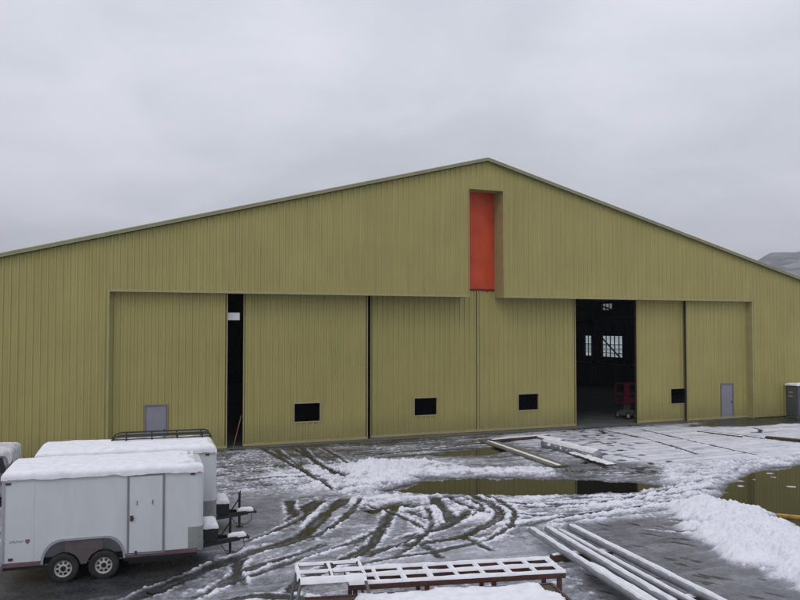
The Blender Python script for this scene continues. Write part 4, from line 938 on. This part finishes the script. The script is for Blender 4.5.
# boards by the hangar door
lyingpx('timber_board', (488, 441), (560, 466), .08, .80, .06, 'long tan board lying half cleared of snow in front of the centre doors', 'board', 'wood', None, False, .015, .3, 11)
lyingpx('timber_board', (491, 440.5), (548, 435.5), .14, .32, .10, 'short brown board lying along the foot of the centre door', 'board', 'darkwood', None, False, .03, .7, 12)
lyingpx('timber_beam', (545, 443.5), (598, 456.5), .2, .5, .5, 'thick round-edged grey beam under snow before the open door', 'beam', 'pipe', None, True, .07, 1.1, 13)
lyingpx('timber_board', (572, 453), (612, 465.5), .10, .45, .08, 'snow-covered board with a dark edge at the near end of the grey beam', 'board', 'darkwood', None, False, .07, 1.0, 14)
lyingpx('timber_board', (536, 437), (562, 441), .10, .4, .1, 'small snow-heaped board between the two board ends by the door', 'board', 'wood', None, False, .09, 1.0, 15)
lyingpx('dark_plank', (766, 437.5), (830, 443.5), .10, .35, .14, 'dark brown plank bedded in snow at the right edge near the cabinet', 'plank', 'darkwood', None, False, .0, 1.0, 16)
lyingpx('dark_plank', (698, 431.5), (742, 437), .07, .16, .09, 'thin dark plank poking out of the snow before the right-hand door', 'plank', 'darkwood', None, False, .03, .7, 17)
lyingpx('yellow_board', (776, 515), (850, 522), .03, .22, .07, 'yellow painted board at the near edge of the right-hand puddle', 'board', 'yellow', None, False, 0, 1.0, 18)

# ------------------------------------------------------------------ welded grid rack and flatbed in the foreground
RZ = .175
rk = empty('steel_grid_rack', G(296, 587, .9) - Vector((0, 0, .9)) + Vector((math.cos(RZ), math.sin(RZ), 0)) * 1.02, RZ); tag(rk, 'long red steel grid rack frosted with snow lying beside the flatbed', 'rack')
RL, RW, RT = 4.40, 1.0, .92
m = MB()
for y in (.04, RW / 2, RW - .04): m.bar((0, y, RT - .09), (RL, y, RT - .09), .09, .12)
m.build_each('long_rail', M['rust'], rk, bevel=.01)
for k in range(9):
    x = .05 + (RL - .10) * k / 8; m = MB(); m.bar((x, .085, RT - .09), (x, RW / 2 - .046, RT - .09), .09, .10); m.bar((x, RW / 2 + .046, RT - .09), (x, RW - .086, RT - .09), .09, .10); m.build_each('cross_bar', M['rust'], rk)
for x in (.12, RL * .35, RL * .66, RL - .12):
    for y in (.05, RW - .05): m = MB(); m.bar((x, y, .0), (x, y, RT - .15), .08, .08); m.build('leg', M['rust'], rk)
m = MB(); m.bar((.1, .05, .25), (RL - .1, .05, .25), .05, .10); m.bar((.1, RW - .05, .25), (RL - .1, RW - .05, .25), .05, .10); m.build_each('lower_rail', M['rust'], rk)
def rail_snow(parent, a, b, w, z, t, seed):          # snow strip along a bar top
    a = Vector(a); b = Vector(b); d = (b - a); Ln = d.length; d.normalize(); s = Vector((-d.y, d.x, 0)); n = max(5, int(Ln / .08)); vs = []; k = 5
    for i in range(n):
        q = i / (n - 1); nz = float(fbm(np.array([q * Ln * 1.6]), np.array([seed * 1.7]), 3, seed)[0])
        for j in range(k):
            r = -1 + 2 * j / (k - 1); p = a + d * q * Ln + s * (r * w / 2 * (1.0 + .7 * nz)); vs.append((p.x, p.y, z - (.012 if abs(r) == 1 else 0) + t * (1 + .6 * nz) * math.sqrt(max(0, 1 - r * r)) ** .7))
    return vs, [(i * k + j, (i + 1) * k + j, (i + 1) * k + j + 1, i * k + j + 1) for i in range(n - 1) for j in range(k - 1)]
s = MB(); s.smooth = True
for i, y in enumerate((.04, RW / 2, RW - .04)): s.add(*rail_snow(rk, (0, y, 0), (RL, y, 0), .105, RT - .03, .05, 31 + i))
for k in range(9):
    x = .05 + (RL - .10) * k / 8; s.add(*rail_snow(rk, (x, .03, 0), (x, RW - .03, 0), .10, RT - .035, .045, 50 + k))
s.build('snow', M['snow'], rk)

fr_ = empty('tubular_frame', G(288, 603, 0), RZ + .02)
fr_.location = (G(300, 590, .98) - Vector((0, 0, .98))); tag(fr_, 'small rounded tube frame on splayed legs standing at the left end of the grid rack', 'frame')
FW, FD, FT = 1.24, 1.0, 1.13
m = MB()
def loop_(x0, x1, y0, y1, r=.09):
    P = []
    for cx_, cy_, a0_ in ((x1 - r, y0 + r, -90), (x1 - r, y1 - r, 0), (x0 + r, y1 - r, 90), (x0 + r, y0 + r, 180)):
        for k in range(5): a = R(a0_ + k * 22.5); P.append((cx_ + r * math.cos(a), cy_ + r * math.sin(a), FT))
    return P + [P[0]]
m.tube(loop_(0, FW / 2 - .02, 0, FD), .03, 8); m.build('tube_ring', M['rust'], fr_)
m = MB(); m.tube(loop_(FW / 2 + .02, FW, 0, FD), .03, 8); m.build('tube_ring', M['rust'], fr_)
m = MB(); m.tube([(0.05, FD / 2, FT), (FW - .05, FD / 2, FT)], .025, 8); m.build('centre_bar', M['rust'], fr_)
for (x, y, ex, ey) in ((.02, .0, -.28, -.25), (FW - .02, .0, .30, -.25), (.02, FD, -.2, .12), (FW - .02, FD, .2, .12)):
    m = MB(); m.tube([(x, y, FT - .02), (x + ex, y + ey, .02)], .03, 8); m.build('leg', M['greymachine'], fr_)
s = MB(); s.smooth = True
for i, (a, b) in enumerate((((0, 0), (FW / 2, 0)), ((FW / 2, 0), (FW, 0)), ((0, FD), (FW, FD)), ((0, 0), (0, FD)), ((FW / 2, 0), (FW / 2, FD)), ((FW, 0), (FW, FD)), ((0, FD / 2), (FW, FD / 2)))):
    s.add(*rail_snow(fr_, (a[0], a[1], 0), (b[0], b[1], 0), .15 if i < 2 else .085, FT + (-.02 if i < 2 else .01), .09 if i < 2 else .05, 80 + i))
s.build('snow', M['snow'], fr_)

fb_ = empty('flatbed_trailer', G(356, 592, .85) - Vector((0, 0, .85)) - Vector((math.cos(RZ), math.sin(RZ), 0)) * .95, RZ); tag(fb_, 'flatbed deck covered in smooth white snow at the bottom edge of the photo', 'trailer')
FL, FY = 4.81, -2.6
m = MB(); n = 14
for k in range(n): m.box(0, FL, FY + (0 - FY) * k / n + .006, FY + (0 - FY) * (k + 1) / n - .006, .72, .77)
m.build_each('deck_board', M['darkwood'], fb_)
m = MB(); m.box(-.05, FL + .05, -.0, .06, .60, .79); m.box(-.05, FL + .05, FY - .06, FY, .60, .79); m.box(-.05, 0, FY, 0, .60, .79); m.box(FL, FL + .05, FY, 0, .60, .79)
for x in (.9, 1.9, 2.9, 3.9): m.box(x - .04, x + .04, FY, 0, .56, .715)
m.build('deck_frame', M['rust'], fb_)
for x in (2.0, 2.85):
    for y in (FY + .16, -.16):
        w_ = MB(); w_.smooth = True; w_.lathe([(0, -.1), (.2, -.11), (.28, -.11), (.31, -.07), (.31, .07), (.28, .11), (0, .11)], 26, 'y'); w_.build('wheel', M['rubber'], fb_, loc=(x, y - .0, .30))
snow_cap('snow', fb_, -.04, FL + .06, FY - .05, .05, .78, .08, .03, 61, 80, 60, wavy=.25,
         bite=lambda x, y, nz, nf: (y > -.10 + .25 * nz + .1 * nf - .10 * np.clip(x - 4.0, 0, 1)) | (x < .80 + .5 * nz + .1 * nf - .3 * y * (y > -1)) | (x > FL - .12 - .45 * np.clip(y + .7, 0, 1) + .25 * nz))
print('verts', X.size)

# ------------------------------------------------------------------ damp winter air
hz = MB(); hz.box(-4600, 4600, -4600, 4600, -1.2, 420); ho = hz.build('haze', []); tag(ho, 'thin pale winter haze over the yard and hills', kind='stuff')
hm = bpy.data.materials.new('damp air'); hm.use_nodes = True; t = hm.node_tree; t.nodes.clear(); o = t.nodes.new('ShaderNodeOutputMaterial'); v = t.nodes.new('ShaderNodeVolumePrincipled')
v.inputs['Color'].default_value = (.93, .95, 1, 1); v.inputs['Density'].default_value = HAZE; v.inputs['Anisotropy'].default_value = .1
t.links.new(v.outputs[0], o.inputs['Volume']); ho.data.materials.append(hm)
